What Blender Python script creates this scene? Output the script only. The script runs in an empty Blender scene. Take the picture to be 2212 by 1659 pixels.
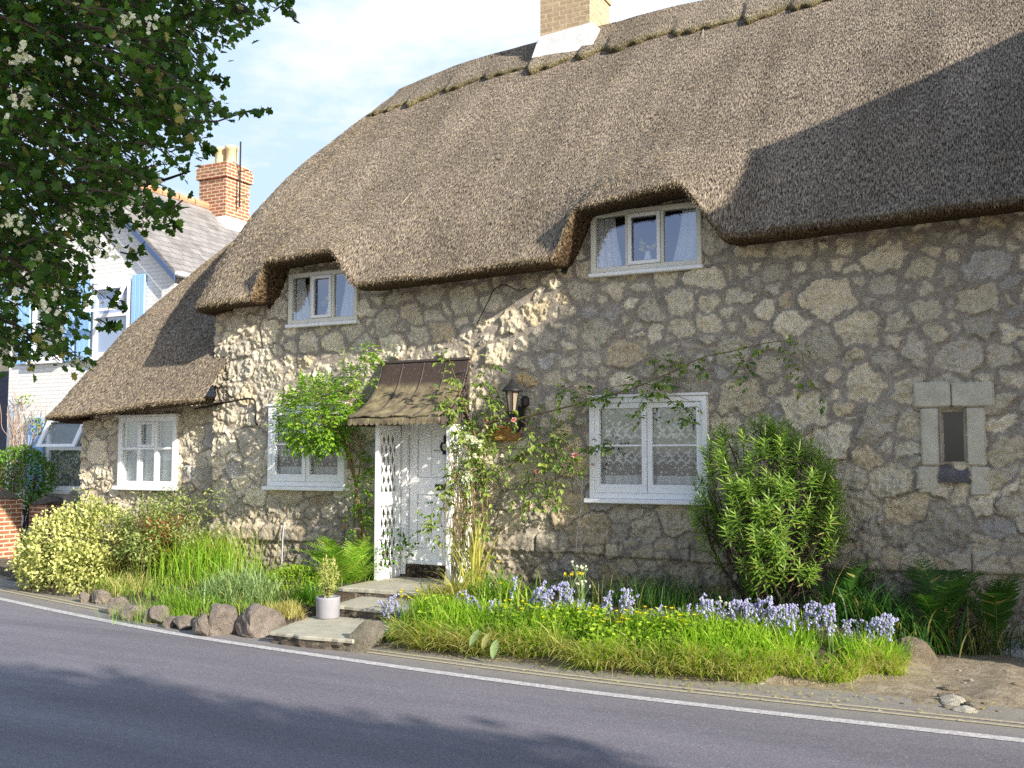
import bpy, bmesh, math, random
import numpy as np
from mathutils import Vector, Matrix
PI = math.pi
rng = np.random.default_rng(7)
random.seed(7)
scene = bpy.context.scene
COL = scene.collection

# ------------------------------------------------------------------ camera
CAM = np.array((7.0, -11.25, 1.9))
FPX = 1005.0
YAW, PITCH = math.radians(26.75), math.radians(4.1)
cR = np.array((math.cos(YAW), math.sin(YAW), 0))
cF = np.array((-math.sin(YAW) * math.cos(PITCH), math.cos(YAW) * math.cos(PITCH), math.sin(PITCH)))
cU = np.cross(cR, cF)
cam_d = bpy.data.cameras.new('camera')
cam_d.sensor_width = 36
cam_d.lens = 36 * FPX / 1024
cam_d.clip_start = 0.05
cam_d.clip_end = 3000
cam = bpy.data.objects.new('camera', cam_d)
COL.objects.link(cam)
cam.location = CAM
cam.rotation_euler = (PI / 2 + PITCH, 0, YAW)
scene.camera = cam
KD = 1024 / 2212


def ray(x, y):            # survey helper: a sight line measured on the site photograph
    return cF + (x * KD - 512) / FPX * cR + (384 - y * KD) / FPX * cU


def aty(x, y, Y=0.0):
    d = ray(x, y)
    return CAM + d * (Y - CAM[1]) / d[1]


def atz(x, y, Z=0.0):
    d = ray(x, y)
    return CAM + d * (Z - CAM[2]) / d[2]


def atd(x, y, D):
    return CAM + ray(x, y) * D


# ------------------------------------------------------------------ light
SUN = np.array((3.0, -1.0, 1.42))
SUN = SUN / np.linalg.norm(SUN)
elev = math.asin(SUN[2])
ld = bpy.data.lights.new('sun', 'SUN')
ld.energy = 9.0
ld.angle = math.radians(0.7)
ld.color = (1.0, 0.93, 0.80)
lo = bpy.data.objects.new('sun', ld)
COL.objects.link(lo)
lo.rotation_euler = Vector(-SUN).to_track_quat('-Z', 'Y').to_euler()
lo.location = (20, -10, 20)

w = bpy.data.worlds.new('World')
scene.world = w
w.use_nodes = True
nt = w.node_tree
nt.nodes.clear()
N = nt.nodes.new
out = N('ShaderNodeOutputWorld')
bg = N('ShaderNodeBackground')
sky = N('ShaderNodeTexSky')
sky.sky_type = 'NISHITA'
sky.sun_disc = False
sky.sun_elevation = elev
sky.sun_rotation = math.atan2(SUN[0], SUN[1])
sky.air_density = 1.0
sky.dust_density = 1.0
sky.ozone_density = 1.6
tc = N('ShaderNodeTexCoord')
mp = N('ShaderNodeMapping')
mp.inputs['Scale'].default_value = (1.0, 1.0, 2.6)
mp.inputs['Location'].default_value = (0.35, 0.1, 0.55)
cn = N('ShaderNodeTexNoise')
cn.inputs['Scale'].default_value = 3.6
cn.inputs['Detail'].default_value = 7
cn.inputs['Roughness'].default_value = 0.62
cr = N('ShaderNodeValToRGB')
cr.color_ramp.elements[0].position = 0.48
cr.color_ramp.elements[1].position = 0.68
cr.color_ramp.elements[0].color = (0.24, 0.24, 0.24, 1)
cr.color_ramp.elements[1].color = (0.95, 0.95, 0.95, 1)
mx = N('ShaderNodeMix')
mx.data_type = 'RGBA'
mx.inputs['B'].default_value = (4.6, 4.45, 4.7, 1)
L = nt.links.new
L(tc.outputs['Generated'], mp.inputs['Vector'])
L(mp.outputs['Vector'], cn.inputs['Vector'])
L(cn.outputs['Fac'], cr.inputs['Fac'])
# bright haze and cloud bank on the far side of the street, unseen bluer sky behind shaped to set the shade
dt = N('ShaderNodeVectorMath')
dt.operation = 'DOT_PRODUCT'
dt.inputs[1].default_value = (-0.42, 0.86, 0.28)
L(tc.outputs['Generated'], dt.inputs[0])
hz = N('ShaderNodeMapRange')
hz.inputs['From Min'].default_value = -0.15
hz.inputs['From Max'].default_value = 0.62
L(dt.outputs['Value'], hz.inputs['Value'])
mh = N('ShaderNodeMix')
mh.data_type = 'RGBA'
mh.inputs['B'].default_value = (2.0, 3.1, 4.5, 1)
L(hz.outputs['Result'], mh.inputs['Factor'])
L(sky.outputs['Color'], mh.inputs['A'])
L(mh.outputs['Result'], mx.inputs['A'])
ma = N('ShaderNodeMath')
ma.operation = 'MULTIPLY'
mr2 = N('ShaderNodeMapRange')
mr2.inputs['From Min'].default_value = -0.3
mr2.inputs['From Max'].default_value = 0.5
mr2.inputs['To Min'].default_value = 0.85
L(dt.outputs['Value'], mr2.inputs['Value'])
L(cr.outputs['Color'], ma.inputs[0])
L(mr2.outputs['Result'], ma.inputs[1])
# cloud thinned towards the unseen zenith to deepen the shade on roof and road
sz = N('ShaderNodeSeparateXYZ')
L(tc.outputs['Generated'], sz.inputs['Vector'])
zr = N('ShaderNodeMapRange')
zr.inputs['From Min'].default_value = 0.42
zr.inputs['From Max'].default_value = 0.80
zr.inputs['To Min'].default_value = 1.0
zr.inputs['To Max'].default_value = 0.08
L(sz.outputs['Z'], zr.inputs['Value'])
mz = N('ShaderNodeMath')
mz.operation = 'MULTIPLY'
L(ma.outputs['Value'], mz.inputs[0])
L(zr.outputs['Result'], mz.inputs[1])
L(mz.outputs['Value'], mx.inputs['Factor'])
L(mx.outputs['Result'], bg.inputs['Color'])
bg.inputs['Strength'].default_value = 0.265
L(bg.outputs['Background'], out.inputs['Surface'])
scene.view_settings.view_transform = 'Standard'
scene.view_settings.look = 'None'
scene.view_settings.exposure = 0
scene.cycles.use_denoising = False
scene.cycles.max_bounces = 8
scene.cycles.transparent_max_bounces = 16


# ------------------------------------------------------------------ materials
class NT:
    def __init__(self, name):
        self.m = bpy.data.materials.new(name)
        self.m.use_nodes = True
        self.t = self.m.node_tree
        self.t.nodes.clear()
        self.out = self.n('ShaderNodeOutputMaterial')

    def n(self, typ, **kw):
        nd = self.t.nodes.new(typ)
        for k, v in kw.items():
            if k in nd.inputs:
                nd.inputs[k].default_value = v
            else:
                setattr(nd, k, v)
        return nd

    def l(self, a, b):
        self.t.links.new(a, b)

    def noise(self, vec, scale, detail=4, rough=0.6):
        nd = self.n('ShaderNodeTexNoise')
        nd.inputs['Scale'].default_value = scale
        nd.inputs['Detail'].default_value = detail
        nd.inputs['Roughness'].default_value = rough
        if vec is not None:
            self.l(vec, nd.inputs['Vector'])
        return nd.outputs['Fac']

    def ramp(self, fac, stops):
        nd = self.n('ShaderNodeValToRGB')
        cr = nd.color_ramp
        while len(cr.elements) < len(stops):
            cr.elements.new(0.5)
        for e, (p, c) in zip(cr.elements, stops):
            e.position = p
            e.color = (c, c, c, 1) if isinstance(c, (int, float)) else (*c, 1)
        self.l(fac, nd.inputs['Fac'])
        return nd.outputs['Color']

    def mix(self, a, b, fac, blend='MIX'):
        nd = self.n('ShaderNodeMix', data_type='RGBA', blend_type=blend)
        for s, v in (('A', a), ('B', b), ('Factor', fac)):
            if isinstance(v, (int, float)):
                nd.inputs[s].default_value = v if s == 'Factor' else (v, v, v, 1)
            elif isinstance(v, tuple):
                nd.inputs[s].default_value = (*v, 1)
            else:
                self.l(v, nd.inputs[s])
        return nd.outputs['Result']

    def bump(self, h, strength=0.5, dist=0.02, normal=None):
        nd = self.n('ShaderNodeBump')
        nd.inputs['Strength'].default_value = strength
        nd.inputs['Distance'].default_value = dist
        self.l(h, nd.inputs['Height'])
        if normal is not None:
            self.l(normal, nd.inputs['Normal'])
        return nd.outputs['Normal']

    def attr(self, name):
        nd = self.n('ShaderNodeAttribute')
        nd.attribute_name = name
        return nd

    def obj(self, scale=(1, 1, 1)):
        t = self.n('ShaderNodeTexCoord')
        m = self.n('ShaderNodeMapping')
        m.inputs['Scale'].default_value = scale
        self.l(t.outputs['Object'], m.inputs['Vector'])
        return m.outputs['Vector']

    def pr(self, color, rough=0.8, normal=None, spec=0.3, metal=0.0):
        p = self.n('ShaderNodeBsdfPrincipled')
        if isinstance(color, tuple):
            p.inputs['Base Color'].default_value = (*color, 1)
        else:
            self.l(color, p.inputs['Base Color'])
        if isinstance(rough, (int, float)):
            p.inputs['Roughness'].default_value = rough
        else:
            self.l(rough, p.inputs['Roughness'])
        p.inputs['Specular IOR Level'].default_value = spec
        p.inputs['Metallic'].default_value = metal
        if normal is not None:
            self.l(normal, p.inputs['Normal'])
        return p.outputs['BSDF']

    def done(self, sh):
        self.l(sh, self.out.inputs['Surface'])
        return self.m


def mat_noisy(name, c1, c2, scale=8, rough=0.8, bump=0.3, bdist=0.01, bscale=40, stretch=(1, 1, 1), spec=0.3, metal=0.0):
    t = NT(name)
    v = t.obj(stretch)
    f = t.noise(v, scale, 6, 0.65)
    c = t.ramp(f, [(0.3, c1), (0.7, c2)])
    nrm = t.bump(t.noise(v, bscale, 5, 0.7), bump, bdist)
    return t.done(t.pr(c, rough, nrm, spec, metal))


def mat_leaf(name, dark, light, trans=0.35, rough=0.5, spec=0.35):
    t = NT(name)
    a = t.attr('Col')
    sep = t.n('ShaderNodeSeparateColor')
    t.l(a.outputs['Color'], sep.inputs['Color'])
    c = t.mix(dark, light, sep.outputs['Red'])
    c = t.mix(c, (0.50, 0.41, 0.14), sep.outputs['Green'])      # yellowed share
    p = t.pr(c, rough, None, spec)
    tr = t.n('ShaderNodeBsdfTranslucent')
    c2 = t.mix(c, (1.15, 1.25, 0.55), 1.0, 'MULTIPLY')
    t.l(c2, tr.inputs['Color'])
    ms = t.n('ShaderNodeMixShader')
    ms.inputs['Fac'].default_value = trans
    t.l(p, ms.inputs[1])
    t.l(tr.outputs['BSDF'], ms.inputs[2])
    return t.done(ms.outputs['Shader'])


def mat_paint(name, c, dirt=(0.45, 0.43, 0.38), amount=0.25, rough=0.45):
    t = NT(name)
    v = t.obj((1, 1, 0.35))
    f = t.ramp(t.noise(v, 9, 7, 0.75), [(0.5, 0.0), (0.78, amount)])
    col = t.mix(c, dirt, f)
    nrm = t.bump(t.noise(t.obj((1, 1, 0.2)), 60, 3, 0.6), 0.12, 0.004)
    return t.done(t.pr(col, rough, nrm, 0.35))


M = {}
M['white'] = mat_paint('white_paint', (0.86, 0.86, 0.87), amount=.35)
M['cream'] = mat_paint('old_cream_paint', (0.72, 0.70, 0.62), amount=0.45, rough=0.6)
M['doorwhite'] = mat_paint('door_paint', (0.86, 0.86, 0.87), amount=0.18)
M['blue'] = mat_paint('blue_paint', (0.30, 0.52, 0.86), (0.42, 0.6, 0.86), 0.3)
M['iron'] = mat_noisy('black_iron', (0.012, 0.012, 0.014), (0.03, 0.03, 0.033), 20, 0.45, 0.2, 0.003)
M['dark'] = mat_noisy('dark_room', (0.012, 0.012, 0.014), (0.022, 0.02, 0.02), 3, 0.9, 0.0)
M['cable'] = mat_noisy('black_rubber', (0.015, 0.014, 0.013), (0.03, 0.027, 0.025), 20, 0.6, 0.1)
M['pipe'] = mat_noisy('grey_plastic', (0.36, 0.37, 0.40), (0.46, 0.47, 0.50), 12, 0.5, 0.1)
M['lead'] = None


def mat_lead():
    t = NT('weathered_lead')
    v = t.obj()
    f = t.noise(v, 5, 8, 0.7)
    c = t.ramp(f, [(0.32, (0.055, 0.040, 0.034)), (0.55, (0.11, 0.083, 0.062)), (0.75, (0.19, 0.15, 0.105))])
    z = t.n('ShaderNodeSeparateXYZ')
    t.l(v, z.inputs['Vector'])
    band = t.ramp(z.outputs['Z'], [(0.0, 0.75), (0.48, 0.75), (0.56, 0.0)])   # object space 0..1 m: lichen low, clean lead high
    m2 = t.ramp(t.noise(v, 7, 6, 0.7), [(0.36, 0.0), (0.62, 1.0)])
    fac = t.mix(band, m2, 1.0, 'MULTIPLY')
    top = t.ramp(z.outputs['Z'], [(0.38, 0.0), (0.60, 0.85)])
    c = t.mix(c, (0.050, 0.036, 0.033), top)
    c = t.mix(c, (0.33, 0.285, 0.155), fac)
    spots = t.ramp(t.noise(v, 45, 3, 0.6), [(0.64, 0.0), (0.70, 0.7)])
    c = t.mix(c, (0.42, 0.38, 0.30), spots)
    n = t.bump(t.noise(v, 26, 6, 0.7), 0.5, 0.012)
    return t.done(t.pr(c, 0.75, n, 0.25))


M['lead'] = mat_lead()
M['leaddark'] = mat_noisy('dark_lead', (0.05, 0.04, 0.038), (0.10, 0.08, 0.07), 12, 0.6, 0.4, 0.01)
M['slab'] = mat_noisy('worn_concrete', (0.30, 0.285, 0.22), (0.44, 0.41, 0.33), 6, 0.9, 0.4, 0.01, 60)
M['paving'] = mat_noisy('grey_paving', (0.30, 0.31, 0.33), (0.40, 0.41, 0.43), 5, 0.9, 0.3, 0.01, 60)


def mat_rock(name, c1, c2, c3):
    t = NT(name)
    v = t.obj()
    f = t.noise(v, 5, 9, 0.72)
    c = t.ramp(f, [(0.3, c1), (0.52, c2), (0.72, c3)])
    sp = t.ramp(t.noise(v, 16, 7, 0.75), [(0.54, 0.0), (0.66, 0.8)])
    c = t.mix(c, (0.40, 0.38, 0.29), sp)
    n = t.bump(t.noise(v, 14, 9, 0.82), 1.0, 0.08)
    return t.done(t.pr(c, 0.92, n, 0.2))


M['rock'] = mat_rock('brown_rock', (0.16, 0.135, 0.12), (0.32, 0.265, 0.225), (0.52, 0.45, 0.38))
M['rockpale'] = mat_rock('pale_rock', (0.42, 0.39, 0.33), (0.58, 0.54, 0.46), (0.68, 0.64, 0.56))
M['steprock'] = mat_rock('step_stone', (0.10, 0.085, 0.07), (0.19, 0.155, 0.12), (0.28, 0.24, 0.18))
M['soil'] = mat_rock('soil', (0.035, 0.026, 0.02), (0.07, 0.052, 0.038), (0.13, 0.10, 0.07))
M['wood'] = mat_noisy('varnished_wood', (0.20, 0.095, 0.028), (0.33, 0.165, 0.05), 7, 0.45, 0.25, 0.004, 40, (1, 1, 6))
M['bark'] = mat_noisy('bark', (0.05, 0.035, 0.028), (0.11, 0.085, 0.065), 14, 0.9, 0.8, 0.02, 40, (1, 1, 0.3))
M['cane'] = mat_noisy('rose_cane', (0.10, 0.075, 0.03), (0.24, 0.17, 0.07), 16, 0.7, 0.3, 0.004)
M['pot'] = mat_noisy('pale_glaze', (0.25, 0.25, 0.28), (0.33, 0.32, 0.35), 6, 0.4, 0.1, 0.004)
M['slate'] = None


def mat_brick(name, c1, c2, mortar, bw=0.225, bh=0.075, ms=0.011, white=0.0, lichen=0.0):
    t = NT(name)
    tc = t.n('ShaderNodeTexCoord')
    s = t.n('ShaderNodeSeparateXYZ')
    t.l(tc.outputs['Object'], s.inputs['Vector'])
    add = t.n('ShaderNodeMath', operation='ADD')
    t.l(s.outputs['X'], add.inputs[0])
    t.l(s.outputs['Y'], add.inputs[1])
    cv = t.n('ShaderNodeCombineXYZ')
    t.l(add.outputs[0], cv.inputs['X'])
    t.l(s.outputs['Z'], cv.inputs['Y'])
    b = t.n('ShaderNodeTexBrick')
    b.inputs['Scale'].default_value = 1.0
    b.inputs['Brick Width'].default_value = bw
    b.inputs['Row Height'].default_value = bh
    b.inputs['Mortar Size'].default_value = ms
    b.inputs['Mortar Smooth'].default_value = 0.3
    b.inputs['Color1'].default_value = (*c1, 1)
    b.inputs['Color2'].default_value = (*c2, 1)
    b.inputs['Mortar'].default_value = (*mortar, 1)
    t.l(cv.outputs['Vector'], b.inputs['Vector'])
    v = t.obj()
    c = t.mix(b.outputs['Color'], t.ramp(t.noise(v, 14, 7, 0.7), [(0.3, 0.7), (0.7, 1.2)]), 1.0, 'MULTIPLY')
    if lichen:
        c = t.mix(c, (0.32, 0.30, 0.14), t.ramp(t.noise(v, 6, 7, 0.7), [(0.5, 0.0), (0.66, lichen)]))
    if white:
        c = t.mix(c, (0.7, 0.7, 0.68), white)
    inv = t.n('ShaderNodeMath', operation='SUBTRACT')
    inv.inputs[0].default_value = 1.0
    t.l(b.outputs['Fac'], inv.inputs[1])
    n = t.bump(inv.outputs[0], 0.7, 0.012)
    n = t.bump(t.noise(v, 60, 5, 0.7), 0.35, 0.008, n)
    return t.done(t.pr(c, 0.9, n, 0.2))


M['brickred'] = mat_brick('red_brick', (0.38, 0.14, 0.075), (0.27, 0.10, 0.06), (0.60, 0.48, 0.36), ms=0.014, lichen=0.5)
M['brickbuff'] = mat_brick('buff_brick', (0.45, 0.345, 0.215), (0.36, 0.275, 0.175), (0.54, 0.43, 0.30))
M['brickwhite'] = mat_brick('whitewashed_brick', (0.84, 0.83, 0.83), (0.80, 0.79, 0.80), (0.70, 0.69, 0.70), white=0.6, ms=0.006)


def mat_slate():
    t = NT('slate')
    tc = t.n('ShaderNodeTexCoord')
    s = t.n('ShaderNodeSeparateXYZ')
    t.l(tc.outputs['Object'], s.inputs['Vector'])
    cv = t.n('ShaderNodeCombineXYZ')
    t.l(s.outputs['Y'], cv.inputs['X'])
    t.l(s.outputs['Z'], cv.inputs['Y'])
    b = t.n('ShaderNodeTexBrick')
    b.inputs['Scale'].default_value = 1.0
    b.inputs['Brick Width'].default_value = 0.26
    b.inputs['Row Height'].default_value = 0.125
    b.inputs['Mortar Size'].default_value = 0.006
    b.inputs['Color1'].default_value = (0.20, 0.185, 0.18, 1)
    b.inputs['Color2'].default_value = (0.28, 0.26, 0.25, 1)
    b.inputs['Mortar'].default_value = (0.09, 0.085, 0.085, 1)
    t.l(cv.outputs['Vector'], b.inputs['Vector'])
    v = t.obj()
    c = t.mix(b.outputs['Color'], t.ramp(t.noise(v, 3, 7, 0.7), [(0.3, 0.65), (0.7, 1.25)]), 1.0, 'MULTIPLY')
    c = t.mix(c, (0.36, 0.33, 0.22), t.ramp(t.noise(v, 10, 6, 0.7), [(0.58, 0.0), (0.72, 0.6)]))
    n = t.bump(b.outputs['Fac'], -0.5, 0.01)
    return t.done(t.pr(c, 0.7, n, 0.3))


M['slate'] = mat_slate()


def mat_glass(name, refl=0.30, tint=(0.9, 0.95, 1.0)):
    t = NT(name)
    tr = t.n('ShaderNodeBsdfTransparent')
    tr.inputs['Color'].default_value = (0.86, 0.9, 0.9, 1)
    gl = t.n('ShaderNodeBsdfGlossy')
    gl.inputs['Roughness'].default_value = 0.03
    gl.inputs['Color'].default_value = (*tint, 1)
    v = t.obj()
    t.l(t.bump(t.noise(v, 2.2, 2, 0.5), 0.15, 0.03), gl.inputs['Normal'])
    ms = t.n('ShaderNodeMixShader')
    ms.inputs['Fac'].default_value = refl
    t.l(tr.outputs[0], ms.inputs[1])
    t.l(gl.outputs[0], ms.inputs[2])
    return t.done(ms.outputs[0])


M['glass'] = mat_glass('window_glass', 0.16)
M['glassup'] = mat_glass('upper_window_glass', 0.26, (0.78, 0.80, 1.0))
M['glassdark'] = mat_glass('dark_glass', 0.08)


def mat_cloth(name, c, lace=False):
    t = NT(name)
    v = t.obj()
    p = t.pr(c, 0.9, None, 0.1)
    tr = t.n('ShaderNodeBsdfTranslucent')
    tr.inputs['Color'].default_value = (*c, 1)
    ms = t.n('ShaderNodeMixShader')
    ms.inputs['Fac'].default_value = 0.3
    t.l(p, ms.inputs[1])
    t.l(tr.outputs[0], ms.inputs[2])
    if not lace:
        return t.done(ms.outputs[0])
    # lace: rows of scallops and flowers in the object's own x / z (metres), plain hem below
    uv = t.attr('tuv')
    s = t.n('ShaderNodeSeparateXYZ')
    t.l(uv.outputs['Vector'], s.inputs['Vector'])

    def math_(op, a, b=None):
        nd = t.n('ShaderNodeMath', operation=op)
        for i, q in enumerate((a, b)):
            if q is None:
                continue
            if isinstance(q, (int, float)):
                nd.inputs[i].default_value = q
            else:
                t.l(q, nd.inputs[i])
        return nd.outputs[0]
    X, Z = s.outputs['X'], s.outputs['Y']
    sx = math_('SINE', math_('MULTIPLY', X, 2 * PI / 0.14))
    zz = math_('SUBTRACT', math_('FRACT', math_('ADD', math_('MULTIPLY', Z, 1 / 0.30), math_('MULTIPLY', sx, 0.10))), 0.5)
    band1 = math_('LESS_THAN', math_('ABSOLUTE', zz), 0.045)
    zz2 = math_('SUBTRACT', math_('FRACT', math_('SUBTRACT', math_('MULTIPLY', Z, 1 / 0.30), math_('MULTIPLY', sx, 0.07))), 0.22)
    band2 = math_('LESS_THAN', math_('ABSOLUTE', zz2), 0.05)
    cell = t.n('ShaderNodeTexVoronoi')
    cell.inputs['Scale'].default_value = 21
    t.l(uv.outputs['Vector'], cell.inputs['Vector'])
    fl = math_('LESS_THAN', cell.outputs['Distance'], 0.33)
    hem = math_('LESS_THAN', Z, 0.20)
    m = math_('MAXIMUM', math_('MAXIMUM', band1, band2), math_('MAXIMUM', fl, hem))
    fac = math_('ADD', math_('MULTIPLY', m, 0.70), 0.24)
    tp = t.n('ShaderNodeBsdfTransparent')
    ms2 = t.n('ShaderNodeMixShader')
    t.l(fac, ms2.inputs['Fac'])
    t.l(tp.outputs[0], ms2.inputs[1])
    t.l(ms.outputs[0], ms2.inputs[2])
    return t.done(ms2.outputs[0])


M['curtain'] = mat_cloth('white_curtain', (0.92, 0.92, 0.93))
M['blind'] = mat_cloth('pale_net', (0.78, 0.80, 0.82))
M['bluecurtain'] = mat_cloth('blue_white_curtain', (0.55, 0.62, 0.85))
M['lace'] = mat_cloth('lace', (0.92, 0.92, 0.95), True)


def mat_vcol(name, rough=0.92, nscale=30, bump=0.5, bdist=0.02, var=(0.72, 1.22), detail=8):
    t = NT(name)
    a = t.attr('Col')
    v = t.obj()
    f = t.noise(v, nscale, detail, 0.72)
    c = t.mix(a.outputs['Color'], t.ramp(f, [(0.3, var[0]), (0.7, var[1])]), 1.0, 'MULTIPLY')
    pits = t.ramp(t.noise(v, 75, 3, 0.6), [(0.30, 0.45), (0.42, 1.0)])
    c = t.mix(c, pits, 1.0, 'MULTIPLY')
    n = t.bump(t.noise(v, nscale * 0.9, 9, 0.75), bump, bdist)
    return t.done(t.pr(c, rough, n, 0.2))


M['stone'] = mat_vcol('rubble_stone', nscale=20, var=(0.78, 1.30), bump=0.9, bdist=0.05)
M['dressed'] = mat_noisy('dressed_stone', (0.42, 0.39, 0.31), (0.60, 0.565, 0.46), 6, 0.9, 0.5, 0.02, 26)
M['dressed2'] = mat_rock('slit_sill', (0.15, 0.15, 0.17), (0.24, 0.23, 0.25), (0.30, 0.29, 0.30))


def mat_thatch():
    t = NT('thatch')
    uv = t.attr('tuv')
    mpg = t.n('ShaderNodeMapping')
    mpg.inputs['Scale'].default_value = (1.0, 0.20, 1.0)
    t.l(uv.outputs['Vector'], mpg.inputs['Vector'])
    v = mpg.outputs['Vector']
    f1 = t.noise(v, 64, 4, 0.65)
    f2 = t.noise(v, 95, 2, 0.6)
    f = t.mix(f1, f2, 0.45)
    c = t.ramp(f, [(0.385, (0.012, 0.010, 0.009)), (0.455, (0.088, 0.071, 0.058)), (0.54, (0.285, 0.236, 0.186)), (0.66, (0.53, 0.45, 0.34))])
    big = t.ramp(t.noise(uv.outputs['Vector'], 0.7, 5, 0.6), [(0.3, 0.74), (0.7, 1.20)])
    c = t.mix(c, big, 1.0, 'MULTIPLY')
    st = t.n('ShaderNodeMapping')
    st.inputs['Scale'].default_value = (2.2, 0.12, 1.0)
    t.l(uv.outputs['Vector'], st.inputs['Vector'])
    streak = t.ramp(t.noise(st.outputs['Vector'], 1.6, 5, 0.6), [(0.35, 0.78), (0.65, 1.15)])
    c = t.mix(c, streak, 1.0, 'MULTIPLY')
    a = t.attr('Col')
    c = t.mix(c, a.outputs['Color'], 1.0, 'MULTIPLY')
    n = t.bump(f, 1.0, 0.035)
    return t.done(t.pr(c, 0.95, n, 0.12))


M['thatch'] = mat_thatch()


def mat_straw():
    t = NT('straw')
    a = t.attr('Col')
    return t.done(t.pr(a.outputs['Color'], 0.9, None, 0.15))


M['straw'] = mat_straw()


def mat_asphalt():
    t = NT('asphalt')
    v = t.obj()
    a = t.attr('Col')
    f = t.noise(v, 85, 4, 0.8)
    c = t.ramp(f, [(0.3, (0.085, 0.078, 0.094)), (0.55, (0.165, 0.153, 0.178)), (0.75, (0.34, 0.32, 0.345))])
    big = t.ramp(t.noise(t.obj((0.25, 1, 1)), 1.1, 6, 0.65), [(0.3, 0.84), (0.7, 1.12)])
    c = t.mix(c, big, 1.0, 'MULTIPLY')
    trk = t.ramp(t.noise(t.obj((0.06, 1.3, 1)), 1.7, 4, 0.6), [(0.35, 0.86), (0.65, 1.12)])
    c = t.mix(c, trk, 1.0, 'MULTIPLY')
    grit = t.ramp(t.noise(v, 38, 2, 0.5), [(0.70, 0.0), (0.74, 0.55)])
    c = t.mix(c, (0.42, 0.40, 0.40), grit)
    dust = t.mix((0.275, 0.25, 0.205), t.ramp(t.noise(v, 60, 5, 0.7), [(0.3, 0.7), (0.7, 1.15)]), 1.0, 'MULTIPLY')
    d = t.mix(a.outputs['Color'], t.ramp(t.noise(v, 7, 6, 0.7), [(0.35, 0.45), (0.62, 1.0)]), 1.0, 'MULTIPLY')
    c = t.mix(c, dust, d)
    n = t.bump(f, 0.55, 0.006)
    return t.done(t.pr(c, 0.8, n, 0.35))


M['asphalt'] = mat_asphalt()


def mat_line(name, c, wear):
    t = NT(name)
    v = t.obj()
    f = t.ramp(t.noise(v, 45, 6, 0.75), [(0.42 + wear, 0.0), (0.62 + wear, 0.8)])
    col = t.mix(c, (0.25, 0.23, 0.22), f)
    return t.done(t.pr(col, 0.7, t.bump(t.noise(v, 120, 3), 0.3, 0.004), 0.3))


M['whiteline'] = mat_line('white_line', (0.66, 0.64, 0.64), -0.06)
M['yellowline'] = mat_line('yellow_line', (0.56, 0.47, 0.25), -0.06)
M['dirt'] = mat_rock('dirt', (0.17, 0.135, 0.10), (0.30, 0.245, 0.18), (0.42, 0.35, 0.27))

L_ = mat_leaf
M['haw'] = L_('hawthorn_leaf', (0.018, 0.065, 0.010), (0.125, 0.26, 0.03), 0.36, 0.4)
M['rose'] = L_('rose_leaf', (0.09, 0.23, 0.02), (0.34, 0.52, 0.05), 0.42)
M['rosedark'] = L_('climbing_rose_leaf', (0.05, 0.13, 0.02), (0.36, 0.44, 0.10), 0.38)
M['varieg'] = L_('variegated_leaf', (0.22, 0.27, 0.05), (0.72, 0.70, 0.28), 0.25)
M['nandina'] = L_('nandina_leaf', (0.16, 0.24, 0.045), (0.52, 0.56, 0.24), 0.36)
M['redleaf'] = L_('red_leaf', (0.35, 0.07, 0.03), (0.5, 0.16, 0.07), 0.3)
M['grass'] = L_('grass_blade', (0.10, 0.26, 0.018), (0.46, 0.65, 0.075), 0.46)
M['paleblade'] = L_('pale_blade', (0.28, 0.29, 0.08), (0.64, 0.60, 0.24), 0.36)
M['bluegrass'] = L_('blue_green_blade', (0.13, 0.25, 0.07), (0.40, 0.50, 0.24), 0.36)
M['herb'] = L_('herb_leaf', (0.14, 0.31, 0.018), (0.50, 0.64, 0.06), 0.46)
M['shrub'] = L_('shrub_leaf', (0.05, 0.14, 0.02), (0.34, 0.50, 0.08), 0.36)
M['fern'] = L_('fern_leaf', (0.16, 0.34, 0.03), (0.42, 0.58, 0.08), 0.42)
M['shadetint'] = L_('shade_tinted_leaf', (0.025, 0.09, 0.012), (0.06, 0.15, 0.02), 0.35)  # darker copy of the fern leaf, shade put into its colour
M['yucca'] = L_('yellow_blade', (0.28, 0.30, 0.05), (0.60, 0.55, 0.16), 0.3)
M['hedge'] = L_('hedge_leaf', (0.03, 0.10, 0.015), (0.16, 0.32, 0.035), 0.3)
M['bluebell'] = L_('bluebell_petal', (0.31, 0.30, 0.58), (0.55, 0.53, 0.79), 0.3)
M['buttercup'] = L_('buttercup_petal', (0.80, 0.62, 0.01), (0.90, 0.78, 0.03), 0.25, 0.3)
M['whitepetal'] = L_('white_petal', (0.74, 0.74, 0.62), (0.86, 0.86, 0.80), 0.3)
M['pinkpetal'] = L_('pink_petal', (0.72, 0.28, 0.34), (0.85, 0.55, 0.55), 0.3)
M['stem'] = mat_noisy('green_stem', (0.10, 0.17, 0.04), (0.18, 0.26, 0.07), 20, 0.6, 0.1)


# ------------------------------------------------------------------ object helpers
ORG = {}


def props(o, label=None, cat=None, group=None, kind=None):
    for k, v in (('label', label), ('category', cat), ('group', group), ('kind', kind)):
        if v:
            o[k] = v
    return o


def thing(name, label, cat, loc=(0, 0, 0), group=None):
    o = bpy.data.objects.new(name, None)
    o.empty_display_size = 0.1
    COL.objects.link(o)
    o.location = [float(q) for q in loc]
    ORG[o.name] = np.array(loc, float)
    return props(o, label, cat, group)


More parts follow.
